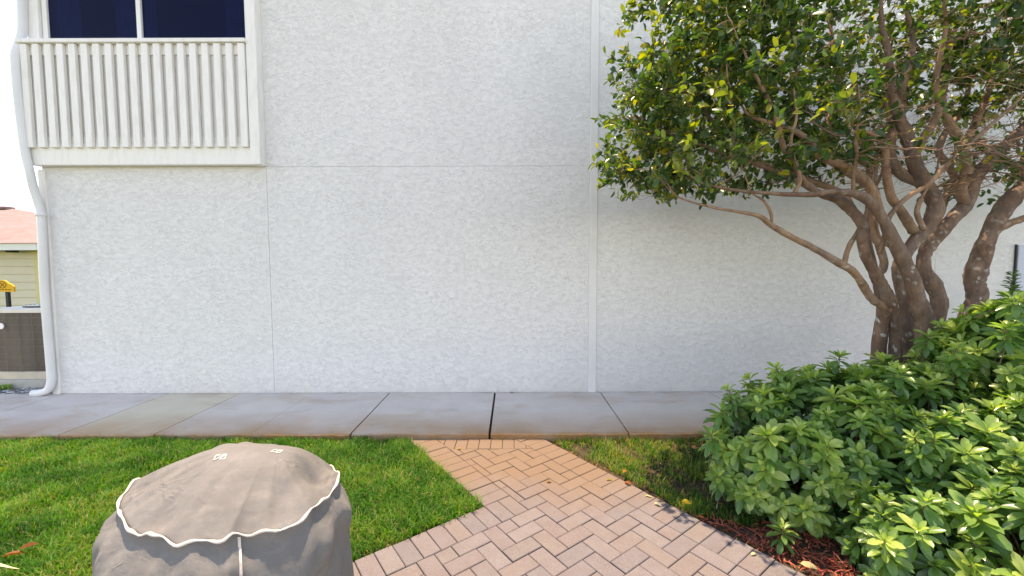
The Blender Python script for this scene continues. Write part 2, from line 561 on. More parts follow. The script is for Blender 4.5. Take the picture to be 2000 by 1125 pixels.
# ground: one sheet that reaches the horizon, falling away a little behind the house corner
ys = [-400, -30, 2, 5.8, 8.6, 30, 900]
zs = [-0.03, -0.03, -0.03, -0.03, -0.62, -0.7, -0.7]
xs = [-900, -30, -8, 0, 8, 30, 900]
gv = [(x, y, z) for y, z in zip(ys, zs) for x in xs]
nx = len(xs)
gf = [(j * nx + i, j * nx + i + 1, (j + 1) * nx + i + 1, (j + 1) * nx + i) for j in range(len(ys) - 1) for i in range(nx - 1)]
tag(mesh_obj('ground', gv, gf, M['soil']), 'dark soil and lawn ground under everything', 'ground', kind='structure')

# sidewalk with its slabs
sw = tag(mesh_obj('sidewalk', [(-9, KY + .02, -.005), (9, KY + .02, -.005), (9, WY + .03, -.005), (-9, WY + .03, -.005)], [(0, 1, 2, 3)], M['edging']),
         'grey concrete sidewalk at the foot of the white wall', 'sidewalk', kind='structure')
joints = [-9.0, -7.75, -6.53, -5.3, -4.06, -3.21, -2.36, -1.45, -0.205, 1.04, 2.32, 3.56, 4.8, 6.03, 7.3, 9.0]
def slab_mesh(x0, x1, gl, gr):
    mb = MB()
    y0 = KY + random.uniform(-.006, .006); y1 = WY - 0.004
    rows = 9
    # slightly ragged front arris
    xs_ = np.linspace(x0 + gl, x1 - gr, 14)
    vs_ = []
    for i, x in enumerate(xs_):
        j = random.uniform(-.004, .004)
        e = random.uniform(.006, .016)
        jb = random.uniform(0, .011)
        vs_ += [(x, y0 + j, -.03), (x, y0 + j, KZ - e), (x, y0 + j + e, KZ), (x, y1 - jb, KZ), (x, y1 - jb, -.03)]
    fs_ = []
    for i in range(13):
        for q in range(4):
            a = i * 5 + q
            fs_.append((a, a + 5, a + 6, a + 1))
    fs_.append((0, 1, 2, 3, 4)); e = 13 * 5
    fs_.append((e + 4, e + 3, e + 2, e + 1, e))
    return mb.add(vs_, fs_)
for i in range(len(joints) - 1):
    wide = {-0.205: 0.011, -1.45: .008, 1.04: .007}
    gl = wide.get(joints[i], 0.0015 if joints[i] == -2.36 else 0.005)
    gr = wide.get(joints[i + 1], 0.0015 if joints[i + 1] == -2.36 else 0.005)
    o = slab_mesh(joints[i], joints[i + 1], gl, gr).build('slab', M['concrete'], sw)
    o['pale'] = 1.0 if joints[i] == -4.06 else random.choice([0.0, 0.0, 0.08])

# ------------------------------------------------------------------ herringbone paver path
D1 = Vector((0.596, -0.803)).normalized()
D2 = Vector((D1.y, -D1.x))    # down-left, perpendicular to D1
BW = 0.1016
def st2xy(s, t): return (D1.x * s + D2.x * t, D1.y * s + D2.y * t)
T_R, T_L, S_LL = -2.335, -1.365, -2.146
T_RI, T_LI, S_LI = T_R + 2 * BW, T_L - 2 * BW, S_LL + 2 * BW
TOPY = KY - 0.012
TOPI = TOPY - 0.19
polys = []
def addp(poly, kind):
    if len(poly) >= 3 and abs(area(poly)) > 0.0011:
        if area(poly) < 0: poly = poly[::-1]
        polys.append(poly)
S_END, T_END = 6.2, 6.2          # the path opens into a patio, extended unseen behind the viewer to bounce light
# right border course
s = S_LL - 20 * BW
while s < S_END:
    q = [st2xy(s, T_R), st2xy(s + BW, T_R), st2xy(s + BW, T_RI), st2xy(s, T_RI)]
    addp(clip(q, 0, 1, TOPY), 'edge'); s += BW
# left border course (down to the inner corner)
s = S_LL - BW
while s > -4.2:
    q = [st2xy(s, T_LI), st2xy(s + BW, T_LI), st2xy(s + BW, T_L), st2xy(s, T_L)]
    addp(clip(q, 0, 1, TOPY), 'edge'); s -= BW
# lower left border course
t = T_LI
while t < T_END:
    q = [st2xy(S_LL, t), st2xy(S_LI, t), st2xy(S_LI, t + BW), st2xy(S_LL, t + BW)]
    addp(q, 'edge'); t += BW
# top course against the sidewalk
x = -0.9
while x < 0.5:
    q = [(x, TOPI), (x + BW, TOPI), (x + BW, TOPY), (x, TOPY)]
    # between the two side courses
    q = clip(q, D2.x, D2.y, T_LI); q = clip(q, -D2.x, -D2.y, -T_RI) if q else q
    if q: addp(q, 'edge')
    x += BW
# field
for i in range(-40, 90):
    for j in range(-6, 90):
        c = (i - j) % 4
        if c == 0: r = (i, i + 2, j, j + 1)
        elif c == 2: r = (i, i + 1, j - 1, j + 1)
        else: continue
        s0, s1 = S_LI + r[0] * BW, S_LI + r[1] * BW
        t0, t1 = T_RI + r[2] * BW, T_RI + r[3] * BW
        if s0 > S_END or t0 > T_END: continue
        t0 = max(t0, T_RI)
        if t1 <= T_RI + .012: continue
        pieces = []
        if s0 >= S_LI - .012: pieces.append((max(s0, S_LI), s1, t0, t1))
        else:
            if t1 <= T_LI + 1e-6: pieces.append((s0, s1, t0, t1))
            else:
                if t0 < T_LI - .015: pieces.append((s0, min(s1, 1e9), t0, T_LI))
                if s1 > S_LI + .015: pieces.append((S_LI, s1, max(t0, T_LI), t1))
        for (a, b, cc, d) in pieces:
            if b - a < .015 or d - cc < .015: continue
            addp(clip([st2xy(a, cc), st2xy(b, cc), st2xy(b, d), st2xy(a, d)], 0, 1, TOPI), 'field')
base_poly = [st2xy(-4.0, T_R), st2xy(S_END, T_R), st2xy(S_END, T_END), st2xy(S_LL, T_END), st2xy(S_LL, T_L), st2xy(-4.0, T_L)]
bp1 = clip([st2xy(-4.2, T_R), st2xy(S_END, T_R), st2xy(S_END, T_L), st2xy(-4.2, T_L)], 0, 1, KY)
bp2 = [st2xy(S_LL, T_L), st2xy(S_END, T_L), st2xy(S_END, T_END), st2xy(S_LL, T_END)]
mb = MB()
for q in (bp1, bp2):
    if area(q) < 0: q = q[::-1]
    mb.add([(x, y, -.012) for x, y in q], [tuple(range(len(q)))])
path = tag(mb.build('paver_path', M['sand']), 'herringbone path of pinkish clay pavers leading to the sidewalk', 'path', kind='structure')
vis = []
for q in polys:
    cx = sum(p[0] for p in q) / len(q); cy = sum(p[1] for p in q) / len(q)
    px, py, dd = project((cx, cy, 0)) if cy > 0.25 else (0, 9e9, 1)
    vis.append((py if py < 1180 else 9e9, -area(q), q))
vis.sort(key=lambda a: (a[0] > 1e8, -a[0] if a[0] < 1e8 else 0))
rest = MB()
for k, (py, _, q) in enumerate(vis):
    g = 0.0019
    q2 = inset(q, g)
    z = random.uniform(-.0025, .0025)
    tx, ty = random.uniform(-.008, .008), random.uniform(-.008, .008)
    cx = sum(p[0] for p in q) / len(q); cy = sum(p[1] for p in q) / len(q)
    mb = MB().prism(q2, -.03, z, 0.0035)
    mb.v = [(vx, vy, vz + (vx - cx) * tx + (vy - cy) * ty) for vx, vy, vz in mb.v]
    if k < 300 and py < 1e8: mb.build('paver', M['paver'], path)
    else: rest.add(mb.v, mb.f)
if rest.v:
    tag(rest.build('pavers_beyond_view', M['paver'], path), kind='stuff')

# ------------------------------------------------------------------ the white stucco building
XL, XR, ZT = -5.40, 9.0, 5.55
b = root('stucco_building', (1.8, WY + 3, 0), 'large white stucco building with a slatted balcony at its upper left', 'building')
core = MB().box(XL + .02, XR, WY + .75, WY + 8, -.9, ZT - .02).box(XL + .02, XR, WY + .035, WY + .06, -.9, 3.9).box(-2.95, XR, WY + .035, WY + .06, 3.902, ZT - .02).build('wall_core', M['grey_joint'], b)
side = MB().box(XL - .0, XL + .03, WY + .06, WY + 8, -.9, ZT - .02).build('side_wall', M['stucco'], b)
def panel(x0, x1, z0, z1, g=.0009):
    o = MB().box(x0 + g, x1 - g, WY, WY + .033, z0 + g, z1 - g, .0025).build('wall_panel', M['stucco'], b)
    return o
ZS = 2.685
XB0, XB1 = -5.42, -2.85       # balcony span
panel(XL + .0, -2.82, KZ - .02, ZS + .05)
panel(-2.82, 0.90, KZ - .02, ZS)
panel(-2.82, 0.90, ZS, ZT)
panel(0.99, 4.93, KZ - .02, ZS)
panel(0.99, 4.93, ZS, ZT)
panel(4.93, XR, KZ - .02, ZS)
panel(4.93, XR, ZS, ZT)
panel(XL, -2.82, 5.25, ZT)
MB().box(0.90, 0.99, WY - .012, WY + .03, KZ - .01, ZT, .004).build('vertical_batten', M['batten'], b)
MB().box(XL - 1.7, XR + .03, WY - .04, WY + 8.03, ZT, ZT + .12, .01).build('roof_shade_overhang', M['trim'], b)  # roof slab; unseen left overhang added to shade the sidewalk end
# corner boards
MB().box(XL - .03, XL + .055, WY - .022, WY + .03, 0.02, ZS - .03, .004).build('corner_board', M['trim'], b)
MB().box(XL - .03, XL - .002, WY + .032, WY + .14, 0.02, ZS - .03, .004).build('corner_board', M['trim'], b)
# utility panel on the wall by the right picture edge
MB().box(5.86, 6.5, WY - .03, WY - .002, 1.2, 1.76, .006).build('utility_panel', M['panel_grey'], b)
MB().box(5.842, 5.857, WY - .02, WY - .002, 1.19, 1.77, .002).build('conduit_strip', M['black_metal'], b)

# balcony: band board > slats, rails, posts
BY = WY - .10
zb0, zb1 = 2.69, 2.93
bal = MB().box(XB0, XB1 - .085, BY + .012, WY - .004, zb0, zb1, .004).build('balcony', M['trim'], b)
MB().box(XB0 + .004, XB1 - .085, WY - .072, WY + .03, zb1 + .002, 3.98, .0).build('back_board', M['trim'], bal)
RT0, RT1 = 4.00, 4.045
MB().box(XB0 - .02, XB1 - .07, BY - .045, WY + .06, RT0, RT1, .006).build('top_rail', M['trim'], bal)
MB().box(XB0, XB1 - .085, BY + .012, WY - .074, 3.89, RT0 - .002, .003).build('upper_rail', M['trim'], bal)
MB().box(XB0 + .02, XB1 - .087, BY + .016, WY - .074, zb1 + .002, zb1 + .07, .003).build('lower_rail', M['trim'], bal)
ns = 19
for i in range(ns):
    x = XB0 + .01 + (XB1 - .165 - XB0 - .01) * i / (ns - 1)
    MB().box(x, x + .074, BY - .028, BY + .010, zb1 - .055, RT0 - .003, .004).build('slat', M['trim'], bal)
MB().box(XB1 - .083, XB1 + .031, BY - .01, WY + .028, 2.685, 5.6, .005).build('post', M['trim'], bal)
MB().box(XB0 + .0, XB0 + .13, WY - .03, WY + .05, RT1 + .002, 5.25, .005).build('post', M['trim'], bal)
# balcony end return
for i in range(3):
    y = WY + .10 + i * .14
    MB().box(XB0 - .012, XB0 + .02, y, y + .062, zb1 - .1, RT0 - .003, .004).build('slat', M['trim'], bal)
MB().box(XB0 + .022, XL + .03, WY + .034, WY + 1.6, zb0, zb1, .004).build('end_band', M['trim'], bal)
MB().box(XB0 - .02, XL - .0, WY + .062, WY + 1.6, RT0, RT1, .004).build('end_rail', M['trim'], bal)
# window behind the rail: frame > panes, mullion, sill; a dim room behind the glass
WX0, WX1 = XB0 + .14, XB1 - .09
fr = MB().box(WX0, WX0 + .055, WY + .0, WY + .05, RT1 + .004, 5.25, .003).box(WX1 - .02, WX1 - .002, WY + .0, WY + .05, RT1 + .004, 5.25, .003) \
    .box(WX0 + .056, WX1 - .022, WY + .0, WY + .05, 5.19, 5.25, .003).build('window', M['trim'], b)
xm = at(272, 60, WY).x
MB().box(xm - .025, xm + .025, WY - .004, WY + .05, RT1 + .004, 5.188, .003).build('mullion', M['trim'], fr)
MB().box(WX0 + .057, xm - .027, WY + .022, WY + .028, RT1 + .003, 5.187).build('pane', M['glass'], fr)
MB().box(xm + .027, WX1 - .023, WY + .022, WY + .028, RT1 + .003, 5.187).build('pane', M['glass'], fr)
# room volume cut into the core: lighter screens standing just behind the panes
# a dim shallow room with pleated curtains hangs behind the glass
def curtain(x0, x1, y, z0, z1, n, amp):
    V, F = [], []
    for i in range(n * 6 + 1):
        t = i / (n * 6)
        x = x0 + (x1 - x0) * t
        V += [(x, y + amp * math.sin(2 * math.pi * n * t) + amp * .4 * math.sin(5.1 * n * t), z0), (x + .01 * math.sin(9 * t), y + amp * math.sin(2 * math.pi * n * t), z1)]
    for i in range(n * 6):
        F.append((2 * i, 2 * i + 2, 2 * i + 3, 2 * i + 1))
    return mesh_obj('window_curtain', V, F, M['curtain'], fr, True)
curtain(at(84, 40, WY).x, at(135, 40, WY).x, WY + .13, 4.0, 5.2, 5, .02)
curtain(at(178, 40, WY).x, at(262, 40, WY).x, WY + .30, 4.0, 5.2, 3, .03)
curtain(at(418, 40, WY).x, at(474, 40, WY).x, WY + .20, 4.0, 5.2, 5, .02)
MB().box(WX0 + .0, WX1 + .1, WY + .70, WY + .74, 3.95, 5.25).box(WX0 - .04, WX0 - .002, WY + .06, WY + .74, 3.95, 5.25).box(WX0 - .04, WX1 + .1, WY + .06, WY + .74, 5.255, 5.28).box(WX0 - .04, WX1 + .1, WY + .062, WY + .74, 3.91, 3.945).box(WX1 + .102, WX1 + .13, WY + .062, WY + .74, 3.91, 5.28).build('room_lining', M['dark_room'], fr)

# downspout on the corner
def pipe(name, pts, r, parent, sub=5, n=12):
    P = catmull(pts, sub)
    return MB().tube(P, r, n).build(name, M['downspout'], parent, True)
dpts = [tuple(at(*q)) for q in ((43, -120, WY - .06), (43, -60, WY - .06), (44, 20, WY - .06), (44, 62, WY - .065), (37, 88, WY - .10), (31, 106, WY - .13), (31, 130, WY - .135), (37, 200, WY - .135), (48, 290, WY - .13),
                                (58, 335, WY - .12), (65, 366, WY - .10), (75, 398, WY - .075), (81, 430, WY - .07), (87, 567, WY - .07), (99, 715, WY - .07), (100, 745, WY - .07), (93, 762, WY - .075), (78, 767, WY - .08), (64, 768, WY - .085))]
dpx = dpts[13][0]
dp = pipe('downspout', dpts, .040, b)
for z, xx, yy in ((4.62, dpts[2][0], WY - .06), (2.12, dpts[12][0], WY - .07)):
    MB().tube([(xx, yy, z), (xx, yy, z + .03)], .048, 14).build('collar', M['downspout'], dp, True)

# ------------------------------------------------------------------ neighbouring house
HY = 10.0
hx1 = at(79, 520, HY).x
hz = at(40, 490, HY).z
h = root('neighbour_house', (hx1 - 3, HY + 3, -.65), 'pale yellow clapboard house with pinkish shingle roof beyond the corner', 'house')
MB().box(hx1 - 7, hx1 - .03, HY + .02, HY + 7, -.7, hz).build('wall', M['siding'], h)
nb = 14
z0 = hz - .19 * nb
for i in range(nb):
    za = hz - .19 * (i + 1); zb = hz - .19 * i - .004
    MB().add([(hx1 - 7, HY - .022, za), (hx1 - .12, HY - .022, za), (hx1 - .12, HY + .004, zb), (hx1 - 7, HY + .004, zb), (hx1 - 7, HY + .02, za), (hx1 - .12, HY + .02, za), (hx1 - .12, HY + .02, zb), (hx1 - 7, HY + .02, zb)],
             [(0, 1, 2, 3), (0, 4, 5, 1), (1, 5, 6, 2), (3, 2, 6, 7), (0, 3, 7, 4)]).build('siding_board', M['siding'], h)
MB().box(hx1 - .118, hx1, HY - .035, HY + .1, -.7, hz, .004).build('corner_trim', M['siding_trim'], h)
ev = .45
MB().box(hx1 - 7.4, hx1 + ev, HY - ev, HY - ev + .04, hz - .0, hz + .16, .004).build('fascia', M['fascia'], h)
MB().box(hx1 - 7.4, hx1 + ev, HY - ev + .042, HY + 7, hz + .004, hz + .02).build('soffit', M['siding_trim'], h)
rx = at(30, 408, 14.2)
e0 = hz + .165
rf = mesh_obj('roof', [(hx1 - 7.5, HY - ev - .05, e0), (hx1 + ev + .05, HY - ev - .05, e0), (hx1 + ev + .05, HY + 9.0, e0), (hx1 - 7.5, HY + 9.0, e0), (rx.x, 14.2, rx.z), (rx.x - 4, 14.2, rx.z)],
              [(0, 1, 4, 5), (1, 2, 4), (2, 3, 5, 4), (3, 0, 5)], M['roof'], h)
MB().box(rx.x - .5, rx.x - .1, 14.0, 14.3, rx.z - .02, rx.z + .07, .01).build('roof_vent', M['roof'], h)
MB().tube([(at(24, 494, HY - .2).x, HY - .2, hz + .003), (at(24, 494, HY - .2).x, HY - .2, hz - .045)], .11, 14).build('soffit_lamp', M['black_metal'], h, True)

# ------------------------------------------------------------------ air conditioner, its pad, stones, yard sign
AX1, AY0, AS = -5.77, 5.06, .80
AX0 = AX1 - AS
tag(MB().box(AX0 - .06, AX1 + .05, AY0 - .05, AY0 + AS + .06, -.03, .13, .012).build('equipment_pad', M['pad_concrete']), 'square grey concrete pad under the air conditioner', 'pad')
az = .131
ac = root('air_conditioner', (AX0 + AS / 2, AY0 + AS / 2, az), 'boxy brown air conditioner condenser with pale lid beside the downspout', 'air conditioner')
def rrect(x0, x1, y0, y1, r, n=6):
    out = []
    for cx, cy, a0 in ((x1 - r, y0 + r, -90), (x1 - r, y1 - r, 0), (x0 + r, y1 - r, 90), (x0 + r, y0 + r, 180)):
        for k in range(n + 1):
            a = R(a0 + 90 * k / n)
            out.append((cx + r * math.cos(a), cy + r * math.sin(a)))
    return out
ztop = at(50, 603, AY0).z
MB().prism(rrect(AX0, AX1, AY0, AY0 + AS, .05), az + .10, ztop - .055).build('coil', M['coil'], ac)
MB().prism(rrect(AX0 - .012, AX1 + .012, AY0 - .012, AY0 + AS + .012, .06), az + .0, az + .095, .006).build('base_pan', M['ac_base'], ac)
MB().prism(rrect(AX0 - .014, AX1 + .014, AY0 - .014, AY0 + AS + .014, .06), ztop - .05, ztop, .012).build('lid', M['ac_cap'], ac)
fan = MB().tube([(AX0 + AS / 2, AY0 + AS / 2, ztop - .004), (AX0 + AS / 2, AY0 + AS / 2, ztop + .014)], .28, 28).build('fan_opening', M['black_metal'], ac)
for k in range(7):
    rr = .05 + .037 * k
    P = [(AX0 + AS / 2 + rr * math.cos(a), AY0 + AS / 2 + rr * math.sin(a), ztop + .024) for a in np.linspace(0, 2 * math.pi, 25)]
    MB().tube(P, .005, 5, False).build('fan_guard_ring', M['ac_cap'], fan)
for k in range(8):
    z = az + .14 + (ztop - .11 - az - .14) * k / 7
    P = rrect(AX0 - .012, AX1 + .012, AY0 - .012, AY0 + AS + .012, .06, 5)
    P = [(x, y, z) for x, y in P] + [(P[0][0], P[0][1], z)]
    MB().tube(P, .0024, 5, False).build('guard_wire', M['wire'], ac)
for k in range(5):
    x = AX0 + .06 + (AS - .12) * k / 4
    MB().tube([(x, AY0 - .016, az + .09), (x, AY0 - .016, ztop - .05)], .0024, 5).build('guard_wire', M['wire'], ac)
for k in range(12):
    y = AY0 + .06 + (AS - .12) * k / 11
    MB().tube([(AX1 + .016, y, az + .09), (AX1 + .016, y, ztop - .05)], .0024, 5).build('guard_wire', M['wire'], ac)
lg = at(1, 637, AY0 - .02)
MB().tube([(lg.x, AY0 - .020, lg.z), (lg.x, AY0 - .012, lg.z)], .038, 18).build('badge', M['white_plastic'], ac)

# sign
SY = 6.9
sg = at(8, 600, SY)
sgn = root('yard_sign', (sg.x, SY, -.25), 'small arched yellow yard sign on a dark post behind the air conditioner', 'sign')
c0 = at(-14, 570, SY); c1 = at(29, 570, SY); ct = at(8, 547, SY)
wS, zb_, zt_ = (c1.x - c0.x) / 2, c0.z, ct.z
outl = []
cxs = (c0.x + c1.x) / 2
outl += [(-wS, 0), (wS, 0), (wS, (zt_ - zb_) * .45), (wS * .82, (zt_ - zb_) * .62), (wS * .55, (zt_ - zb_) * .72)]
for k in range(7):
    a = R(30 + 120 * k / 6)
    outl.append((wS * .52 * math.cos(a) * 1.05, (zt_ - zb_) * (.55 + .45 * math.sin(a))))
outl += [(-wS * .55, (zt_ - zb_) * .72), (-wS * .82, (zt_ - zb_) * .62), (-wS, (zt_ - zb_) * .45)]
n = len(outl)
vs_ = [(cxs + a, SY - .012, zb_ + bb) for a, bb in outl] + [(cxs + a, SY + .012, zb_ + bb) for a, bb in outl]
fs_ = [tuple(range(n)), tuple(range(2 * n - 1, n - 1, -1))] + [(i, i + n, (i + 1) % n + n, (i + 1) % n) for i in range(n)]
bd = mesh_obj('board', vs_, fs_, M['sign_yellow'], sgn)
MB().box(cxs + .03, cxs + .075, SY - .01, SY + .035, -.62, zb_ + .02, .003).build('post', M['black_metal'], sgn)
# emblem ring with two letter-like strokes, and a line of small lettering
hS = zt_ - zb_
ec = (cxs, zb_ + hS * .60)
ring = MB()
for k in range(20):
    a0, a1 = 2 * math.pi * k / 20, 2 * math.pi * (k + 1) / 20
    r0, r1 = hS * .25, hS * .30
    ring.add([(ec[0] + r * math.cos(a) * 1.15, SY - .014, ec[1] + r * math.sin(a)) for a, r in ((a0, r0), (a0, r1), (a1, r1), (a1, r0))], [(0, 1, 2, 3)])
ring.build('emblem_ring', M['sign_ink'], bd)
# the print on the sign is too small to read: two bowed strokes inside the ring, a row of short strokes below
def stroke(pts, wd, name, y=SY - .0145):
    mb = MB()
    for a, c in zip(pts[:-1], pts[1:]):
        d = Vector((c[0] - a[0], c[1] - a[1])).normalized()
        nn = Vector((-d.y, d.x)) * wd / 2
        mb.add([(a[0] - nn.x, y, a[1] - nn.y), (c[0] - nn.x, y, c[1] - nn.y), (c[0] + nn.x, y, c[1] + nn.y), (a[0] + nn.x, y, a[1] + nn.y)], [(0, 1, 2, 3)])
    return mb.build(name, M['sign_ink'], bd)
for sgx in (-1, 1):
    stroke([(ec[0] + sgx * hS * .16, ec[1] + hS * .15), (ec[0] + sgx * hS * .05, ec[1] + hS * .05), (ec[0] + sgx * hS * .05, ec[1] - hS * .05), (ec[0] + sgx * hS * .16, ec[1] - hS * .15)], hS * .06, 'emblem_stroke')
xx = cxs - wS * .8
while xx < cxs + wS * .8:
    lw = random.uniform(.03, .05)
    stroke([(xx, zb_ + hS * .20), (xx + lw * .8, zb_ + hS * random.uniform(.15, .24))], hS * .07, 'lettering_stroke')
    xx += lw * 1.25

# river stones by the downspout (too many to count)
def icos(n=1):
    bm = bmesh.new()
    bmesh.ops.create_icosphere(bm, subdivisions=n, radius=1.0)
    v = np.array([x.co[:] for x in bm.verts]); bm.verts.index_update()
    f = [tuple(q.index for q in ff.verts) for ff in bm.faces]
    bm.free()
    return v, f
IV, IF = icos(1)
def set_tone(me, tones):
    at_ = me.attributes.new('tone', 'FLOAT', 'POINT')
    at_.data.foreach_set('value', np.asarray(tones, dtype=np.float32))
def scatter(name, Vt, Ft, mats, locs, tones, mat, parent=None, smooth=False):
    """join many transformed copies of a template into one mesh; mats (k,3,3)"""
    k, nv = len(locs), len(Vt)
    V = np.einsum('kij,nj->kni', mats, Vt) + locs[:, None, :]
    me = bpy.data.meshes.new(name)
    V = V.reshape(-1, 3)
    sizes = np.array([len(f) for f in Ft]); flat = np.concatenate([np.array(f) for f in Ft])
    me.vertices.add(len(V)); me.vertices.foreach_set('co', V.astype(np.float32).ravel())
    L = (flat[None, :] + (np.arange(k) * nv)[:, None]).ravel()
    me.loops.add(len(L)); me.loops.foreach_set('vertex_index', L.astype(np.int32))
    sz = np.tile(sizes, k); st = np.concatenate([[0], np.cumsum(sz)[:-1]])
    me.polygons.add(len(sz)); me.polygons.foreach_set('loop_start', st.astype(np.int32)); me.polygons.foreach_set('loop_total', sz.astype(np.int32))
    if smooth: me.polygons.foreach_set('use_smooth', np.ones(len(sz), dtype=bool))
    me.update(calc_edges=True); me.validate()
    set_tone(me, np.repeat(tones, nv))
    return link(name, me, parent, mat)
def rot_rand(k, flat=False):
    out = np.zeros((k, 3, 3))
    for i in range(k):
        a = RNG.uniform(0, 2 * math.pi)
        tx, ty = (RNG.normal(0, .25, 2) if flat else RNG.uniform(-3, 3, 2))
        out[i] = np.array((Matrix.Rotation(a, 3, 'Z') @ Matrix.Rotation(tx, 3, 'X') @ Matrix.Rotation(ty, 3, 'Y')))
    return out
k = 700
sx = RNG.uniform(-7.4, -5.42, k); sy = RNG.uniform(WY + .0, WY + .33, k)
locs = np.stack([sx, sy, RNG.uniform(-.012, .03, k)], 1)
mats = rot_rand(k, True) * (np.stack([RNG.uniform(.018, .04, k), RNG.uniform(.014, .028, k), RNG.uniform(.008, .016, k)], 1)[:, None, :])
tag(scatter('river_stones', IV, IF, mats, locs, RNG.uniform(0, 1, k), M['stone'], None, True), 'pale grey river stones in front of the air conditioner', 'stones', kind='stuff')

# ------------------------------------------------------------------ covered grill
def closed_catmull(P, n):
    P = [np.array(p, float) for p in P]
    k = len(P)
    out = []
    for q in range(n):
        u = q / n * k
        i = int(u); t = u - i
        a, b_, c, d = P[(i - 1) % k], P[i % k], P[(i + 1) % k], P[(i + 2) % k]
        out.append(0.5 * ((2 * b_) + (-a + c) * t + (2 * a - 5 * b_ + 4 * c - d) * t * t + (-a + 3 * b_ - 3 * c + d) * t ** 3))
    return np.array(out)
ZR = .80
tr = [(276, 941), (236, 973), (232, 1002), (250, 1032), (285, 1046), (311, 1056), (349, 1062), (395, 1056), (436, 1063), (462, 1049), (517, 1040), (560, 1031), (590, 1018), (612, 1000), (634, 975), (660, 941)]
rim = [tuple(gnd(a, c, ZR))[:3] for a, c in tr] + [(-.645, 1.455, ZR - .01), (-.73, 1.54, ZR - .02), (-.88, 1.58, ZR - .02), (-1.06, 1.60, ZR - .02), (-1.22, 1.52, ZR - .01)]
NU = 168
rimc = closed_catmull(rim, NU)
# resample evenly
seg = np.linalg.norm(np.roll(rimc, -1, 0) - rimc, axis=1); cum = np.concatenate([[0], np.cumsum(seg)])
even = []
for q in range(NU):
    sN = cum[-1] * q / NU
    i = min(np.searchsorted(cum, sN, side='right') - 1, NU - 1)
    f = (sN - cum[i]) / max(seg[i], 1e-9)
    even.append(rimc[i] * (1 - f) + rimc[(i + 1) % NU] * f)
rimc = np.array(even)
for q in range(NU):
    uq = 2 * math.pi * q / NU
    rimc[q][2] += .006 * math.sin(9 * uq + 1) + .005 * math.sin(15 * uq + 2.2 * math.sin(3 * uq)) + .003 * math.sin(29 * uq)
cen = np.array([-.93, 1.33])
def sm(x): return x * x * (3 - 2 * x)
ra, rb = np.array(at(420, 879, 1.34)), np.array(at(585, 885, 1.34))
gl = root('covered_grill', (-.95, 1.33, -.03), 'barbecue grill under a faded taupe fabric cover with white piping', 'grill')
ph = RNG.uniform(0, 6.28, 12)
def fold(u, k):
    return sum(math.sin(u * f + ph[i]) * a for i, (f, a) in enumerate(((5, 1), (9, .7), (14, .55), (23, .35), (37, .2)))) / 1.7
verts, faces = [], []
NV = 26
rings = []
for v in range(NV):                     # top, from the rim inward
    t = v / (NV - 1)
    ringp = []
    for q in range(NU):
        p = rimc[q]
        u = 2 * math.pi * q / NU
        # nearest place on the ridge
        sx_ = np.clip((p[0] - ra[0]) / (rb[0] - ra[0]), 0, 1)
        top = ra + (rb - ra) * sx_
        inner = np.array([top[0] * .55 + (ra[0] + rb[0]) / 2 * .45, 1.345 + (p[1] - 1.345) * .10, 0])
        xy = p[:2] * (1 - t) + inner[:2] * t
        zt2 = top[2] + .002
        front = max(0.0, (1.33 - p[1]) / .27)
        prof = 1 - (1 - t) ** (1.30 + .40 * (1 - front))
        z = p[2] + (zt2 - p[2]) * prof
        # soft radial pulls from the rim, stronger low down and on the right
        fac = abs(math.sin(u * 6.5 + .8 * math.sin(2 * u))) - .6
        z += .010 * fac * (1 - t) ** .8 * sm(min(1, t * 5))
        z += .0055 * fold(u * 1.0, 0) * (1 - t) ** 1.2 * sm(min(1, t * 6))
        # hollow on the right and a dent on the left front
        z -= .062 * math.exp(-(((xy[0] + .675) / .042) ** 2 + ((xy[1] - 1.36) / .065) ** 2)) * sm(min(1, t * 4))
        z -= .016 * math.exp(-(((xy[0] + .70) / .03) ** 2 + ((xy[1] - 1.22) / .06) ** 2)) * sm(min(1, t * 4))
        z -= .014 * math.exp(-(((xy[0] + 1.0) / .035) ** 2 + ((xy[1] - 1.13) / .03) ** 2))
        z += .006 * math.exp(-(((xy[0] + .835) / .02) ** 2)) * max(0, (1.3 - xy[1]) / .3) * (1 - t)
        ringp.append((xy[0], xy[1], z))
    rings.append(ringp)
top_rings = rings
NS = 30
sk = []
for v in range(NS):
    t = v / (NS - 1)
    ringp = []
    for q in range(NU):
        p = rimc[q]
        u = 2 * math.pi * q / NU
        d = p[:2] - cen
        d = d / np.linalg.norm(d)
        zz = ZR - .004 + (p[2] - ZR) * (1 - t) - t * (ZR - .02)
        right = max(0, d[0]); left = max(0, -d[0]); frn = max(0, -d[1])
        # pinched just below the seam, a slack band that billows out, then hanging nearly straight
        pinch = .5 + .5 * math.sin(u * 9 + 2.2 * math.sin(u * 4) + 1.0)
        tuck = -.016 * math.exp(-((t - .025) / .022) ** 2) * (.35 + pinch)
        peak = .135 + .05 * math.sin(u * 5 + 1.3) + .03 * math.sin(u * 13)
        bil = sm(min(1, t / peak)) * (.030 + .026 * pinch) * (1 - .75 * left - .25 * right)
        drop_in = sm(min(1, max(0, (t - peak) / .16))) * (.016 + .022 * pinch)
        out_ = tuck + bil - drop_in + t * (.03 + .05 * frn + .03 * right) + .26 * left * t ** .85
        # sharp-ish hanging folds
        fl = abs(math.sin(u * 7.5 + 1.1 * math.sin(u * 3 + .5)))
        out_ += .020 * (fl - .6) * sm(min(1, max(0, t - .12) * 4)) * (1 - .4 * t)
        out_ += .004 * math.sin(u * 31 + 30 * t) * math.exp(-((t - .10) / .08) ** 2)
        ringp.append((p[0] + d[0] * out_, p[1] + d[1] * out_, zz))
    sk.append(ringp)
mb = MB()
allr = top_rings[::-1] + sk
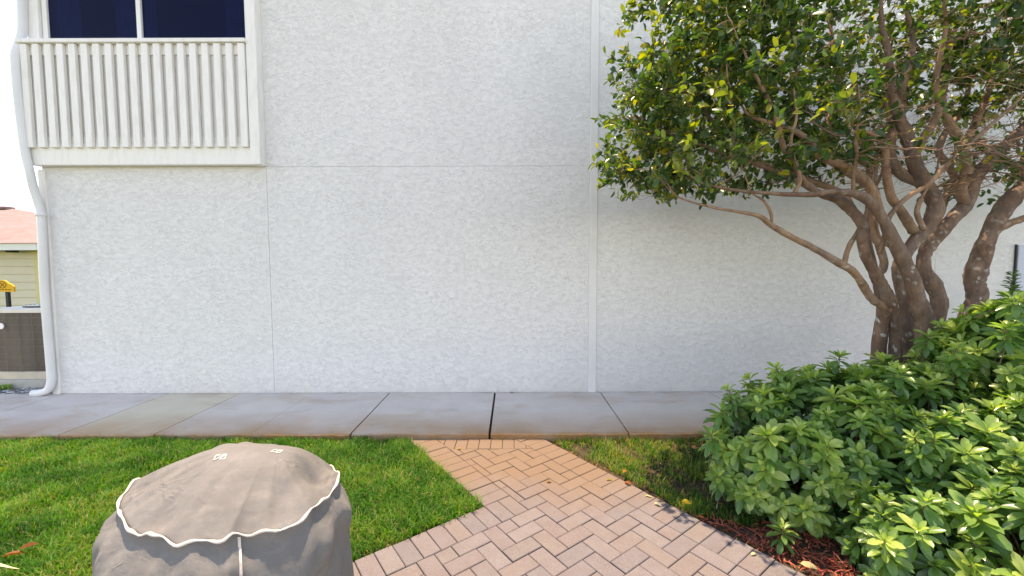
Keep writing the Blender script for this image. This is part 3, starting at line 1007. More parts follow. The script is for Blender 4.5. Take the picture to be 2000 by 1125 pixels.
vs_ = [p for rg in allr for p in rg]
fs_ = []
for i in range(len(allr) - 1):
    for q in range(NU):
        a = i * NU + q; c = i * NU + (q + 1) % NU
        fs_.append((a, a + NU, c + NU, c))
fs_.append(tuple(range(NU)))
cover = mb.add(vs_, fs_).build('cover', M['fabric'], gl, True)
pp = [(x, y, z + .004) for x, y, z in rimc]
pp.append(pp[0])
rads = [.0038 + .0015 * math.sin(i * .7) + random.uniform(-.0006, .0006) for i in range(len(pp))]
MB().tube(pp, rads, 7, False).build('piping', M['piping'], cover, True)
# front seam tape and the care tag beside it
qf = min(range(NU), key=lambda q: (project(rimc[q])[0] - 466) ** 2 + (0 if rimc[q][1] < 1.25 else 1e6))
tape = MB()
for i in range(NS - 1):
    for (r0, r1) in ((sk[i], sk[i + 1]),):
        a, c = Vector(r0[qf]), Vector(r0[(qf + 1) % NU]); d, e = Vector(r1[qf]), Vector(r1[(qf + 1) % NU])
        off = Vector((0, -.004, .001)); mid0 = (a + c) / 2 + off; mid1 = (d + e) / 2 + off
        wx = Vector((.0045, 0, 0))
        tape.add([mid0 - wx, mid0 + wx, mid1 + wx, mid1 - wx], [(0, 3, 2, 1)])
tape.build('seam_tape', M['piping'], cover)
tg = Vector(sk[6][(qf + 3) % NU]) + Vector((.004, -.010, -.02))
tgo = MB().box(tg.x, tg.x + .016, tg.y, tg.y + .0015, tg.z - .05, tg.z).build('care_tag', M['tag_orange'], cover)
MB().box(tg.x + .009, tg.x + .014, tg.y - .0012, tg.y - .0002, tg.z - .045, tg.z - .008).box(tg.x + .002, tg.x + .024, tg.y - .0012, tg.y - .0002, tg.z + .006, tg.z + .010).build('tag_print', M['print_white'], cover)
# the two small white prints on the lid
from mathutils.bvhtree import BVHTree
bvh = BVHTree.FromPolygons([Vector(p) for p in vs_], fs_)
def print_mark(px, py, rot, name):
    o, d = CAMP, ray(px, py).normalized()
    loc, nrm, _, _ = bvh.ray_cast(o, d)
    if loc is None: return
    if nrm.dot(d) > 0: nrm = -nrm
    ax = Vector((math.cos(rot), math.sin(rot), 0)); ax = (ax - nrm * ax.dot(nrm)).normalized()
    ay = nrm.cross(ax)
    segs = [((-.016, -.009), (-.016, .009)), ((-.016, .009), (-.004, .009)), ((-.012, -.009), (-.004, -.002)), ((-.004, -.002), (.004, .004)), ((.002, .009), (.015, .009)), ((.015, .009), (.015, -.009)), ((.015, -.009), (0.0, -.009)), ((.0, -.004), (.010, .004))]
    mb = MB()
    for a, c in segs:
        d2 = Vector((c[0] - a[0], c[1] - a[1])).normalized(); nn = Vector((-d2.y, d2.x)) * .0012
        ee = d2 * .001
        q = [(a[0] - nn.x - ee.x, a[1] - nn.y - ee.y), (c[0] - nn.x + ee.x, c[1] - nn.y + ee.y), (c[0] + nn.x + ee.x, c[1] + nn.y + ee.y), (a[0] + nn.x - ee.x, a[1] + nn.y - ee.y)]
        mb.add([loc + nrm * .0022 + ax * x + ay * y for x, y in q], [(0, 1, 2, 3)])
    mb.build(name, M['print_white'], cover)
print_mark(431, 893, .25, 'printed_mark')
print_mark(541, 882, -.05, 'printed_mark')

# ------------------------------------------------------------------ leaf templates
def leaf_template(fold_=.18, droop=.22, shape='lance'):
    if shape == 'lance': prof = [(.0, .06), (.22, .55), (.56, 1.0), (.85, .74), (1.0, .0)]
    else: prof = [(.0, .06), (.18, .72), (.48, 1.0), (.78, .78), (1.0, .0)]
    V, F = [], []
    V.append((0, 0, 0))
    for x, wd in prof[1:-1]:
        z = -droop * x * x
        V += [(x, -wd * .5, z + fold_ * wd * .5), (x, 0, z), (x, wd * .5, z + fold_ * wd * .5)]
    V.append((1, 0, -droop))
    F += [(0, 1, 2), (0, 2, 3)]
    for i in range(2):
        a = 1 + 3 * i
        F += [(a, a + 3, a + 4, a + 1), (a + 1, a + 4, a + 5, a + 2)]
    a = 7
    F += [(a, 10, a + 1), (a + 1, 10, a + 2)]
    return np.array(V, float), F
LV, LF = leaf_template()
OV, OF = leaf_template(.22, .12, 'oval')

def frame(d, n):
    """columns: leaf axis, width, normal"""
    x = d / np.linalg.norm(d)
    z = n - x * np.dot(n, x)
    ln = np.linalg.norm(z)
    if ln < 1e-4:
        z = np.cross(x, [1, 0, 0]); ln = np.linalg.norm(z)
    z = z / ln
    y = np.cross(z, x)
    return np.stack([x, y, z], 1)

CAM = np.array(CAMP); FWn, RTn, UPn = np.array(FW), np.array(RT), np.array(UP)
def screen_score(locs, mats, ln):
    q = locs - CAM
    d = q @ FWn
    px = 1000 + FPX * (q @ RTn) / np.maximum(d, .05); py = 562.5 - FPX * (q @ UPn) / np.maximum(d, .05)
    ok = (d > .3) & (px > 10) & (px < 1990) & (py > 10) & (py < 1115)
    nrm = mats[:, :, 2] / np.linalg.norm(mats[:, :, 2], axis=1)[:, None]
    face = np.abs((nrm * q).sum(1)) / np.linalg.norm(q, axis=1)
    return np.where(ok, ln ** 2 * (face + .12) / np.maximum(d, .05) ** 2, 0)

def leaf_parts(parent, Vt, Ft, mats, locs, tones, mat, score, nobj=300, rest_name='foliage'):
    """the leaves that show largest become objects, the others one mesh"""
    order = np.argsort(-score)
    pick = order[:nobj]; keep = order[nobj:]
    levels = [.05, .2, .35, .5, .62, .74, .84, .92, 1.0]
    protos = {}
    inv = Matrix.Translation(-world_loc_inv(parent))
    for i in pick:
        lv = min(range(len(levels)), key=lambda k: abs(levels[k] - tones[i]))
        if lv not in protos:
            me = bpy.data.meshes.new('leaf')
            me.from_pydata([tuple(v) for v in Vt], [], Ft); me.update()
            me.polygons.foreach_set('use_smooth', [True] * len(me.polygons))
            set_tone(me, [levels[lv]] * len(Vt)); me.materials.append(mat)
            protos[lv] = me
        o = bpy.data.objects.new('leaf', protos[lv])
        COL.objects.link(o)
        o.parent = parent
        o.matrix_parent_inverse = inv
        mm = Matrix([list(r) for r in mats[i]]).to_4x4(); mm.translation = Vector(locs[i])
        o.matrix_basis = mm
    o = scatter(rest_name, Vt, Ft, mats[keep], locs[keep], tones[keep], mat, parent, True)
    tag(o, kind='stuff')
    return o

# ------------------------------------------------------------------ trees
def z7(u, v): return 1440 + .462 * u, 200 + .462 * v
class Tree:
    def __init__(self, name, loc, label):
        self.root = root(name, loc, label, 'tree')
        self.pos, self.rad = [], []
        self.br = MB()
        self.n = 0
    def limb(self, pts, radp, y0, y1, name='limb', bow=0.0, coords=z7):
        pts, radp = list(pts), list(radp)
        ylast = y1
        k0 = len(pts)
        while radp[-1] > 1.9:            # carry thick limbs on upward until they are thin
            dx, dy = pts[-1][0] - pts[-2][0], pts[-1][1] - pts[-2][1]
            dl = math.hypot(dx, dy)
            dx, dy = dx / dl * .75 + random.uniform(-.35, .35), dy / dl * .75 - .35
            pts.append((pts[-1][0] + dx * 95, pts[-1][1] + dy * 95))
            radp.append(radp[-1] * .74)
        y1 = y0 + (y1 - y0) * (1 + .5 * (len(pts) - k0) / k0)
        k = len(pts)
        W, Rr = [], []
        for i, (u, v) in enumerate(pts):
            px, py = coords(u, v)
            t = i / (k - 1)
            Y = y0 + (y1 - y0) * t + bow * math.sin(math.pi * t)
            W.append(tuple(at(px, py, Y)))
            Rr.append(radp[i] * (.68 if name == 'trunk' and i < 8 else .78) * Y / FPX)
        P = catmull(W, 6); rr = [x[0] for x in catmull([(r, 0) for r in Rr], 6)]
        ph_ = random.uniform(0, 6)
        # knobbly: slow swelling and off-axis wander
        rr = [max(.0015, r * (.93 + .05 * math.sin(i * .37 + ph_) + .035 * math.sin(i * .93 + 2 * ph_) + random.uniform(-.012, .012))) for i, r in enumerate(rr)]
        P = [Vector(p) + Vector((random.uniform(-1, 1), random.uniform(-1, 1), random.uniform(-1, 1))) * r * .05 for p, r in zip(P, rr)]
        mb = MB()
        mb.tube(P, rr, 14, True, .03)
        mb.build(name, M['bark' if max(Rr) > .045 else 'twig_bark'], self.root, True)
        for p, r in list(zip(P, rr))[10:]:
            if r < .055:
                self.pos.append(np.array(p)); self.rad.append(r)
    def grow(self, targets, rmax, rmin, seg=7, sag=.12, pull=.35, collect=True):
        """connect each target to the nearest wood with a crooked tapering branch"""
        ends = []
        for T in targets:
            P = np.array(self.pos)
            d = np.linalg.norm(P - T, axis=1)
            score = d * (1 + .25 * np.random.rand(len(d))) + np.where(P[:, 2] > T[2] + .15, .35, 0) + np.where(d < .08, .5, 0)
            i = int(np.argmin(score))
            p0, r0 = P[i], self.rad[i]
            L = d[i]
            r = min(r0 * .75, rmin + (rmax - rmin) * min(1, L / 1.1))
            a = RNG.normal(0, 1, 3); a[2] *= .5
            c1 = p0 + (T - p0) * .33 + a * L * .12 + np.array([0, 0, pull * L * .18])
            b2 = RNG.normal(0, 1, 3)
            c2 = p0 + (T - p0) * .68 + b2 * L * .09
            pts, rr = [], []
            for k in range(seg + 1):
                t = k / seg
                q = (1 - t) ** 3 * p0 + 3 * (1 - t) ** 2 * t * c1 + 3 * (1 - t) * t * t * c2 + t ** 3 * T
                if 0 < k < seg: q = q + RNG.normal(0, 1, 3) * L * .032
                pts.append(q); rr.append(max(.0012, r * (1 - .72 * t)))
            self.br.tube(pts, rr, 6 if r > .006 else 4, False)
            if collect:
                for q, x in list(zip(pts, rr))[2:]:
                    self.pos.append(q); self.rad.append(x)
            ends.append((pts[-1], pts[-1] - pts[-2], pts[-3]))
        return ends

t1 = Tree('multi_stem_tree', (2.98, 3.2, -.03), 'broad tree with many twisted stems rising behind the leafy shrub')
A = t1.limb
A([(570, 1420), (582, 1250), (592, 1110), (606, 960), (618, 880), (612, 800), (588, 730), (547, 660), (530, 580), (535, 530), (495, 470), (430, 412), (350, 385), (285, 345), (190, 300), (60, 250)],
  [22, 21, 19, 18, 18, 18, 17, 14, 13, 13, 13, 12, 10, 9, 7, 4], 3.2, 2.85, 'trunk')
A([(690, 1420), (680, 1250), (668, 1060), (665, 960), (655, 880), (625, 790), (595, 735)], [20, 19, 17, 16, 17, 15, 9], 3.14, 3.12, 'trunk')
A([(645, 885), (570, 830), (530, 770), (490, 715), (450, 690), (330, 620), (220, 565), (145, 520), (90, 480), (0, 462), (-120, 440), (-250, 400)], [9, 10, 10, 10, 9.5, 8.5, 8, 7, 6, 4, 3, 2], 3.10, 2.8)
A([(450, 690), (470, 615), (510, 545), (545, 470), (565, 400)], [6, 6, 5.5, 5, 4], 3.06, 3.15)
A([(145, 520), (142, 470), (110, 415), (60, 380)], [4, 4, 3, 2], 2.95, 2.9)
A([(810, 1420), (800, 1200), (790, 940), (765, 850), (740, 750), (690, 640), (645, 550), (605, 475), (545, 408), (480, 383), (390, 378), (300, 390), (150, 385), (0, 372), (-150, 340)],
  [28, 26, 25, 23, 21, 19, 17, 15, 12, 10, 8, 7, 5, 4, 2], 3.05, 2.7, 'trunk')
A([(735, 1420), (725, 1200), (715, 950), (705, 850), (690, 760), (685, 690), (725, 620), (800, 530), (838, 450), (822, 390), (775, 320), (745, 240), (720, 150), (680, 50), (650, -60), (640, -200)],
  [20, 19, 18, 17, 17, 17, 18, 19, 19, 18, 17, 16, 14, 12, 10, 8], 3.22, 3.1, 'trunk', .03)
A([(860, 1420), (850, 1200), (845, 940), (855, 850), (828, 770), (788, 700), (797, 630), (837, 575), (907, 495), (965, 430), (1000, 330), (1090, 220), (1190, 130), (1320, 0)],
  [24, 22, 20, 21, 20, 18, 18, 18, 17, 17, 16, 14, 12, 9], 3.35, 3.5, 'trunk')
A([(962, 430), (945, 370), (967, 290), (950, 180), (895, 90), (865, 0), (880, -100), (900, -250)], [12, 12, 12, 11, 10, 9, 8, 6], 3.42, 3.25)
A([(600, 640), (625, 560), (645, 480), (720, 400), (800, 350), (900, 250), (980, 180), (1100, 70), (1190, -10)], [6, 6, 6, 6, 6, 6, 5, 4, 3], 3.0, 2.85)
A([(745, 545), (690, 455), (650, 400), (630, 290), (625, 200), (590, 150), (520, 120), (430, 140)], [12, 11, 10, 9, 8, 6, 4, 3], 3.18, 2.9)
A([(605, 480), (557, 350), (460, 275), (350, 225), (290, 150), (190, 100), (60, 60)], [12, 12, 11, 10, 8, 6, 4], 3.08, 2.75)
A([(765, 335), (690, 300), (645, 220), (655, 120), (690, 30), (700, -80), (740, -220)], [13, 13, 12, 12, 11, 10, 7], 3.2, 3.55)
A([(700, 645), (640, 600), (588, 590), (562, 520), (557, 400), (562, 300), (537, 180), (480, 60), (440, -60)], [9, 8, 8, 8, 8, 8, 7, 6, 4], 3.3, 3.35)
A([(557, 350), (400, 240), (382, 120), (420, 0), (430, -120), (400, -250)], [11, 11, 10, 9, 8, 5], 3.3, 3.6)
A([(495, 470), (440, 385), (300, 330), (120, 270), (-50, 220), (-200, 160), (-330, 120)], [9, 9, 8.5, 8, 6, 4, 2], 3.15, 3.3)
A([(1000, 340), (962, 200), (1010, 80), (1060, -40), (1100, -200)], [9, 9, 8, 7, 5], 3.45, 3.7)
A([(240, 388), (265, 320), (232, 220), (227, 150), (250, 60), (240, -60)], [5, 5, 5, 4, 3.5, 2], 2.82, 2.7)
A([(490, 383), (492, 300), (506, 230), (500, 150), (520, 40)], [5, 4.5, 4, 3.5, 2], 2.85, 2.7)
A([(790, 540), (760, 470), (775, 410), (790, 385)], [6, 6, 5, 3], 3.05, 3.0)
A([(585, 740), (620, 690), (600, 600), (580, 520), (590, 420), (575, 330), (600, 200), (640, 90), (620, -60)], [10, 9, 9, 8, 8, 8, 7, 6, 4], 3.3, 3.45)
A([(860, 470), (880, 400), (920, 330), (880, 250), (850, 200), (890, 110), (960, 20), (980, -120)], [9, 9, 9, 8, 8, 7, 6, 4], 3.5, 3.8)
A([(290, 345), (200, 200), (170, 90), (120, -30), (60, -150)], [7, 7, 6, 5, 3], 2.9, 2.7)
A([(120, 270), (20, 170), (-90, 100), (-160, 0), (-250, -80)], [6, 5.5, 5, 4, 2], 3.25, 3.1)
A([(745, 240), (800, 130), (850, 40), (840, -100), (880, -300)], [9, 9, 8, 7, 5], 3.15, 2.9)

# targets for finer branches: an umbrella shell, lower on the left and at the back, high in front
def shell_points(n, c, ax, zlow, rmin=.7, seed=1):
    rg = np.random.default_rng(seed)
    out = []
    while len(out) < n:
        az = rg.uniform(0, 2 * math.pi)
        el = math.asin(rg.uniform(0, 1))
        rr = rg.uniform(rmin, 1.0)
        d = np.array([math.cos(az) * math.cos(el), math.sin(az) * math.cos(el), math.sin(el)])
        p = c + d * ax * rr
        zl = zlow(p, az)
        if p[2] < zl: continue
        if p[1] > 4.5 or p[1] < 1.7: continue
        out.append(p)
    return np.array(out)
TC = np.array([3.05, 3.2, 2.15])
def zlow1(p, az):
    left = max(0, -(p[0] - TC[0]) / 2.3)
    front = max(0, (TC[1] - p[1]) / 1.3)
    back = max(0, (p[1] - TC[1]) / 1.3)
    return 2.62 - .62 * left ** .6 + .35 * front * (1 - left) - .25 * back
coarse = shell_points(300, TC, np.array([2.30, 1.2, 2.15]), zlow1, .55, 3)
lefty = shell_points(150, np.array([1.75, 3.3, 2.15]), np.array([1.10, .75, 2.4]), lambda p, a: 2.02 + .25 * max(0, (p[0] - 1.2)), .35, 4)
coarse = np.concatenate([coarse, lefty])
order = np.argsort(np.linalg.norm(coarse - TC, axis=1))
np.random.seed(5)
mids = shell_points(130, np.array([3.2, 3.2, 2.1]), np.array([1.55, .85, 2.0]), lambda p, a: 2.35, .3, 31)
t1.grow(mids[np.argsort(mids[:, 2])], .024, .006, 9)
t1.grow(coarse[order], .016, .0035)
def open_front(P):
    # the crown is thin towards the viewer, where the bare limbs show
    rg = np.random.default_rng(14)
    thin = (P[:, 0] > 1.75) & (P[:, 1] < 4.1) & (P[:, 2] < 3.05)
    near = (P[:, 0] > 1.6) & (P[:, 1] < 2.75)
    r_ = rg.random(len(P))
    return P[(~thin | (r_ < .15)) & (~near | (r_ < .38))]
fine = np.concatenate([open_front(shell_points(1750, TC, np.array([2.42, 1.28, 2.25]), zlow1, .70, 5)),
                       shell_points(1400, np.array([1.74, 3.32, 2.12]), np.array([1.14, .76, 2.5]), lambda p, a: 2.0 + .2 * max(0, (p[0] - 1.2)) + .6 * max(0, 1.15 - p[0]), .40, 6),
                       shell_points(520, np.array([3.75, 3.35, 2.3]), np.array([1.35, .95, 1.75]), lambda p, a: 2.85, .45, 33),
                       shell_points(70, np.array([2.95, 3.1, 2.2]), np.array([1.3, .7, .9]), lambda p, a: 2.25, .3, 8)])
ends = t1.grow(fine, .006, .0018, 5, collect=False)
# bare inner twigs
inner = shell_points(1600, np.array([3.05, 3.15, 2.15]), np.array([2.1, 1.0, 1.9]), lambda p, a: 2.1, .2, 9)
t1.grow(inner, .0095, .0030, 7, collect=False)
tag(t1.br.build('branches', M['twig_bark'], t1.root, True), kind='stuff')

def leafy(ends, per, lmin, lmax, lightprob):
    mats, locs, tones, lens = [], [], [], []
    for (e, d, pr) in ends:
        d = d / max(np.linalg.norm(d), 1e-6)
        light = RNG.random() < (lightprob + (.16 if e[0] < 1.75 else 0))  # pale twigs at random; more on the left, painting the crown's sunlit side
        n = RNG.integers(per[0], per[1] + 1)
        for k in range(n):
            back = RNG.uniform(0, .13)
            base = e - d * back + RNG.normal(0, .006, 3)
            side = RNG.normal(0, 1, 3); side -= d * side.dot(d); side /= max(np.linalg.norm(side), 1e-6)
            dd = d * RNG.uniform(.2, .9) + side * RNG.uniform(.5, 1.0) + np.array([0, 0, RNG.uniform(-.35, .35)])
            up = np.array([0, 0, 1.0]) + RNG.normal(0, .55, 3)
            F_ = frame(dd, up)
            L = RNG.uniform(lmin, lmax) * (.8 if light and k < 2 else 1)
            mats.append(F_ * np.array([L, L * RNG.uniform(.42, .56), L]))
            locs.append(base)
            t = RNG.beta(2.2, 3.6)
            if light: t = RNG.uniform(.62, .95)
            if RNG.random() < .02: t = RNG.uniform(.92, 1.0)
            tones.append(t * .9 if t < .92 else t); lens.append(L)
    return np.array(mats), np.array(locs), np.array(tones), np.array(lens)
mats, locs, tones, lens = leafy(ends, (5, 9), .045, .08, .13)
ok = (locs[:, 1] < WY - .08)
mats, locs, tones, lens = mats[ok], locs[ok], tones[ok], lens[ok]
crown = bpy.data.objects.new('crown', None); COL.objects.link(crown)
crown.parent = t1.root; crown.matrix_parent_inverse = Matrix.Translation(-Vector(t1.root.location))
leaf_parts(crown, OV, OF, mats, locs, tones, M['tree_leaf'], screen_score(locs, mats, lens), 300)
print('tree leaves', len(locs))

t2 = Tree('leaning_tree', (3.9, 3.55, -.03), 'single dark leaning tree trunk at the right behind the shrub')
B = t2.limb
B([(860, 1400), (900, 1200), (945, 1010), (990, 910), (1015, 820), (1002, 750), (1027, 660), (1060, 570), (1112, 470), (1175, 390), (1240, 320), (1330, 220), (1420, 80), (1480, -80)],
  [34, 33, 31, 28, 26, 25, 24, 22, 20, 19, 17, 15, 12, 8], 3.5, 3.6, 'trunk')
B([(1085, 545), (1150, 512), (1215, 488), (1320, 440), (1430, 420)], [10, 9, 8, 6, 3], 3.52, 3.4)
B([(1000, 960), (1080, 880), (1160, 835), (1280, 790)], [16, 14, 12, 9], 3.48, 3.3)
B([(1215, 350), (1215, 230), (1260, 100), (1300, -60)], [9, 8, 7, 5], 3.58, 3.8)
t2c = shell_points(110, np.array([4.9, 3.5, 2.2]), np.array([1.1, 1.0, 1.6]), lambda p, a: 2.15, .4, 11)
t2c = t2c[np.argsort(np.linalg.norm(t2c - np.array([4.4, 3.5, 2.0]), axis=1))]
t2.grow(t2c, .014, .003)
ends2 = t2.grow(shell_points(420, np.array([4.95, 3.5, 2.2]), np.array([1.2, 1.05, 1.7]), lambda p, a: 2.1, .5, 12), .006, .0018, 5, collect=False)
tag(t2.br.build('branches', M['twig_bark'], t2.root, True), kind='stuff')
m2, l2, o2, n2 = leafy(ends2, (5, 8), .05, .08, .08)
ok = (l2[:, 1] < WY - .08)
m2, l2, o2, n2 = m2[ok], l2[ok], o2[ok], n2[ok]
crown2 = bpy.data.objects.new('crown', None); COL.objects.link(crown2)
crown2.parent = t2.root; crown2.matrix_parent_inverse = Matrix.Translation(-Vector(t2.root.location))
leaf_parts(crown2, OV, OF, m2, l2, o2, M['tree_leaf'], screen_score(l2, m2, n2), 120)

# ------------------------------------------------------------------ the leafy shrub
ELL = [((1.80, 2.60, .30), (.46, .42, .42)), ((2.16, 2.64, .38), (.50, .50, .46)), ((2.66, 2.60, .40), (.56, .58, .48)), ((3.36, 2.50, .60), (.58, .60, .76)),
       ((2.10, 2.32, .24), (.38, .32, .38)), ((2.58, 2.18, .30), (.48, .38, .46)), ((3.12, 2.08, .40), (.55, .42, .58)), ((2.02, 1.96, .16), (.32, .28, .28)), ((2.48, 1.78, .22), (.44, .34, .36)), ((2.98, 1.76, .28), (.44, .36, .42))]
sh = root('leafy_shrub', (2.4, 2.4, -.03), 'large shrub with whorls of glossy green leaves beside the paver path', 'shrub')
def inside(p, sc):
    return any(sum(((p[k] - c[k]) / (r[k] * sc)) ** 2 for k in range(3)) < 1 for c, r in ELL)
def rosettes(dens, scale, sc_in, seed):
    rg = np.random.default_rng(seed)
    out = []
    for c, r in ELL:
        c, r = np.array(c), np.array(r) * scale
        ar = 4 * math.pi * (((r[0] * r[1]) ** 1.6 + (r[0] * r[2]) ** 1.6 + (r[1] * r[2]) ** 1.6) / 3) ** (1 / 1.6)
        for _ in range(int(ar * dens)):
            d = rg.normal(0, 1, 3); d /= np.linalg.norm(d)
            p = c + d * r * rg.uniform(.93, 1.07)
            if p[2] < .03 or inside(p, sc_in): continue
            nn = d / r; nn /= np.linalg.norm(nn)
            out.append((p, nn))
    return out
mats, locs, tones, lens = [], [], [], []
tw = MB()
def rosette(p, nn, size, lt, dark=0.0):
    ax = nn * .75 + np.array([0, 0, .75]) + RNG.normal(0, .18, 3)
    ax /= np.linalg.norm(ax)
    F0 = frame(ax, np.array([0.3, .2, .9]) + RNG.normal(0, .3, 3))
    e1, e2 = F0[:, 1], F0[:, 2]
    a0 = RNG.uniform(0, 6.28)
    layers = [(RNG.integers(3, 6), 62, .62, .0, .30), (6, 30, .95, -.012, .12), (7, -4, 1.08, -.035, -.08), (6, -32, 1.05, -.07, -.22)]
    for li, (n, elv, ls, off, dt) in enumerate(layers):
        for k in range(n):
            a = a0 + 2 * math.pi * (k + .5 * (li % 2)) / n + RNG.normal(0, .16)
            el = R(elv + RNG.normal(0, 10))
            rad = e1 * math.cos(a) + e2 * math.sin(a)
            d = rad * math.cos(el) + ax * math.sin(el)
            L = size * ls * RNG.uniform(.82, 1.12)
            nrm = ax * math.cos(el) - rad * math.sin(el)
            F_ = frame(d, nrm + RNG.normal(0, .16, 3))
            mats.append(F_ * np.array([L, L * RNG.uniform(.36, .46), L]))
            locs.append(p + ax * off + rad * .004)
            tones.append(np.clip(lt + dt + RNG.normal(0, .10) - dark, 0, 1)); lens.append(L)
    q = p - ax * .09 - nn * .05
    q2 = q - nn * .10 - np.array([0, 0, .06])
    tw.tube([q2, q, p - ax * .02, p + ax * .012], [.0032, .0028, .0022, .0014], 5, False)
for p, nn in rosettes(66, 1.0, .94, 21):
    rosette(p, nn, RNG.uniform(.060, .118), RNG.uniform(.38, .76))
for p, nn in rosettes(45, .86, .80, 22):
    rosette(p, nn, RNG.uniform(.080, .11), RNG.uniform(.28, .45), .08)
# shoots of uneven length break the outline
for p, nn in rosettes(9, 1.02, .97, 23):
    if nn[2] < .05: continue
    ext = RNG.uniform(.04, .13)
    q = p + (nn * .45 + np.array([0, 0, .8])) * ext
    tw.tube([p - nn * .08, p + (q - p) * .5 + RNG.normal(0, .008, 3), q], [.0035, .003, .002], 5, False)
    rosette(q, nn, RNG.uniform(.055, .10), RNG.uniform(.50, .80))
    if ext > .1: rosette(p + (q - p) * .45, nn, RNG.uniform(.06, .09), RNG.uniform(.40, .6))
# loose shoots reaching above the mass
for (px, py, Y) in ((1640, 695, 2.75), (1690, 745, 2.6), (1545, 745, 2.72), (1815, 655, 2.7), (1870, 715, 2.4), (1930, 600, 2.65), (1965, 640, 2.3), (1410, 800, 2.6), (1460, 800, 2.65), (1390, 850, 2.55),
                    (1530, 1030, 2.15), (1405, 930, 2.45), (1985, 585, 2.4), (1760, 730, 2.35), (1600, 735, 2.7), (1700, 760, 2.4)):
    p = np.array(at(px, py, Y))
    rosette(p, np.array([0, -.3, .9]), RNG.uniform(.075, .10), RNG.uniform(.45, .62))
    tw.tube([p - np.array([-.12, -.15, .25]), p - np.array([-.03, -.04, .1]), p], [.004, .003, .002], 5, False)
mats, locs, tones, lens = np.array(mats), np.array(locs), np.array(tones), np.array(lens)
print('shrub leaves', len(locs))
sc_ = screen_score(locs, mats, lens)
# hidden inner leaves do not show: prefer leaves on the camera side of the mass
leaf_parts(sh, LV, LF, mats, locs, tones, M['shrub_leaf'], sc_, 300)
tag(tw.build('twigs', M['bark'], sh, True), kind='stuff')
for k in range(len(ELL)):
    a = RNG.uniform(0, 6.28); bx_, by_ = 2.35 + .25 * math.cos(a), 2.35 + .2 * math.sin(a)
    ex, ey, ez = ELL[k][0]
    P = catmull([(bx_, by_, -.03), (bx_ * .6 + ex * .4, by_ * .6 + ey * .4, ez * .4), (ex, ey, ez + .1)], 5)
    MB().tube(P, [.016 * (1 - .6 * i / len(P)) for i in range(len(P))], 7, False).build('stem', M['bark'], sh, True)

# small dark upright shrub by the wall, right picture edge
ss = root('small_upright_shrub', tuple(Vector((at(1974, 600, 4.2).x, 4.2, -.03))), 'small dark spiky evergreen shoot standing against the wall at far right', 'shrub')
bx_ = at(1974, 600, 4.2).x
ztip = at(1976, 530, 4.2).z
MB().tube([(bx_, 4.2, -.03), (bx_ + .02, 4.2, .5), (bx_, 4.2, ztip)], [.012, .009, .003], 6).build('stem', M['bark'], ss, True)
mm_, ll_, tt_ = [], [], []
zq = .55
while zq < ztip:
    for k in range(7):
        a = RNG.uniform(0, 6.28); el = R(RNG.uniform(10, 50))
        d = np.array([math.cos(a) * math.cos(el), math.sin(a) * math.cos(el), math.sin(el)])
        L = (.05 + .09 * min(1, (ztip - zq) / .4)) * RNG.uniform(.8, 1.1)
        mm_.append(frame(d, np.array([0, 0, 1.]) + RNG.normal(0, .3, 3)) * np.array([L, L * .28, L])); ll_.append(np.array([bx_, 4.2, zq])); tt_.append(RNG.uniform(0, .35))
    zq += .03
tag(scatter('foliage', LV, LF, np.array(mm_), np.array(ll_), np.array(tt_), M['shrub_leaf'], ss, True), kind='stuff')

# ------------------------------------------------------------------ lawn, mulch, fallen leaves
def blade_template():
    V = [(-.5, 0, 0), (.5, 0, 0), (-.42, .12, .45), (.42, .12, .45), (-.25, .38, .80), (.25, .38, .80), (0, .75, 1.0)]
    F = [(0, 1, 3, 2), (2, 3, 5, 4), (4, 5, 6)]
    return np.array(V, float), F
GV, GF = blade_template()
def vnoise(x, y, s, seed):
    rg = np.random.default_rng(seed); g = rg.random((64, 64))
    u, v = x * s % 63, y * s % 63
    i, j = np.floor(u).astype(int), np.floor(v).astype(int); f, h_ = u - i, v - j
    f = f * f * (3 - 2 * f); h_ = h_ * h_ * (3 - 2 * h_)
    return (g[i, j] * (1 - f) + g[(i + 1) % 64, j] * f) * (1 - h_) + (g[i, (j + 1) % 64] * (1 - f) + g[(i + 1) % 64, (j + 1) % 64] * f) * h_
def grass(name, n, box_, keep, label, straw, hmin, hmax):
    x = RNG.uniform(box_[0], box_[1], n); y = RNG.uniform(box_[2], box_[3], n)
    k_ = keep(x, y)
    x, y = x[k_], y[k_]; n = len(x)
    pn = vnoise(x + 20, y + 20, 3.1, 1) * .6 + vnoise(x + 20, y + 20, 9.0, 2) * .4
    az = RNG.uniform(0, 2 * math.pi, n)
    h_ = RNG.uniform(hmin, hmax, n) * (.7 + .6 * vnoise(x + 20, y + 20, 6.0, 3))
    lean = np.abs(RNG.normal(.75, .45, n)); wd = RNG.uniform(.004, .0085, n)
    c, s_ = np.cos(az), np.sin(az)
    Mx = np.zeros((n, 3, 3))
    Mx[:, 0, 0] = c * wd; Mx[:, 1, 0] = s_ * wd
    Mx[:, 0, 1] = -s_ * h_ * lean; Mx[:, 1, 1] = c * h_ * lean
    Mx[:, 2, 2] = h_
    Mx[:, 2, 1] = -h_ * lean * .25
    t = np.clip(-.12 + 1.15 * pn + RNG.normal(0, .16, n), 0, .84)
    dry = RNG.random(n) < straw * (.5 + 1.5 * np.clip(pn * 2 - .8, 0, 1))
    t = np.where(dry, RNG.uniform(.86, 1.0, n), t)
    return tag(scatter(name, GV, GF, Mx, np.stack([x, y, np.full(n, -.03)], 1), t, M['grass_blade']), label, 'grass', kind='stuff')
def ST(x, y): return D1.x * x + D1.y * y, D2.x * x + D2.y * y
def rag(x, y, a=.03): return a * (vnoise(x + 30, y + 30, 14.0, 4) - .3)
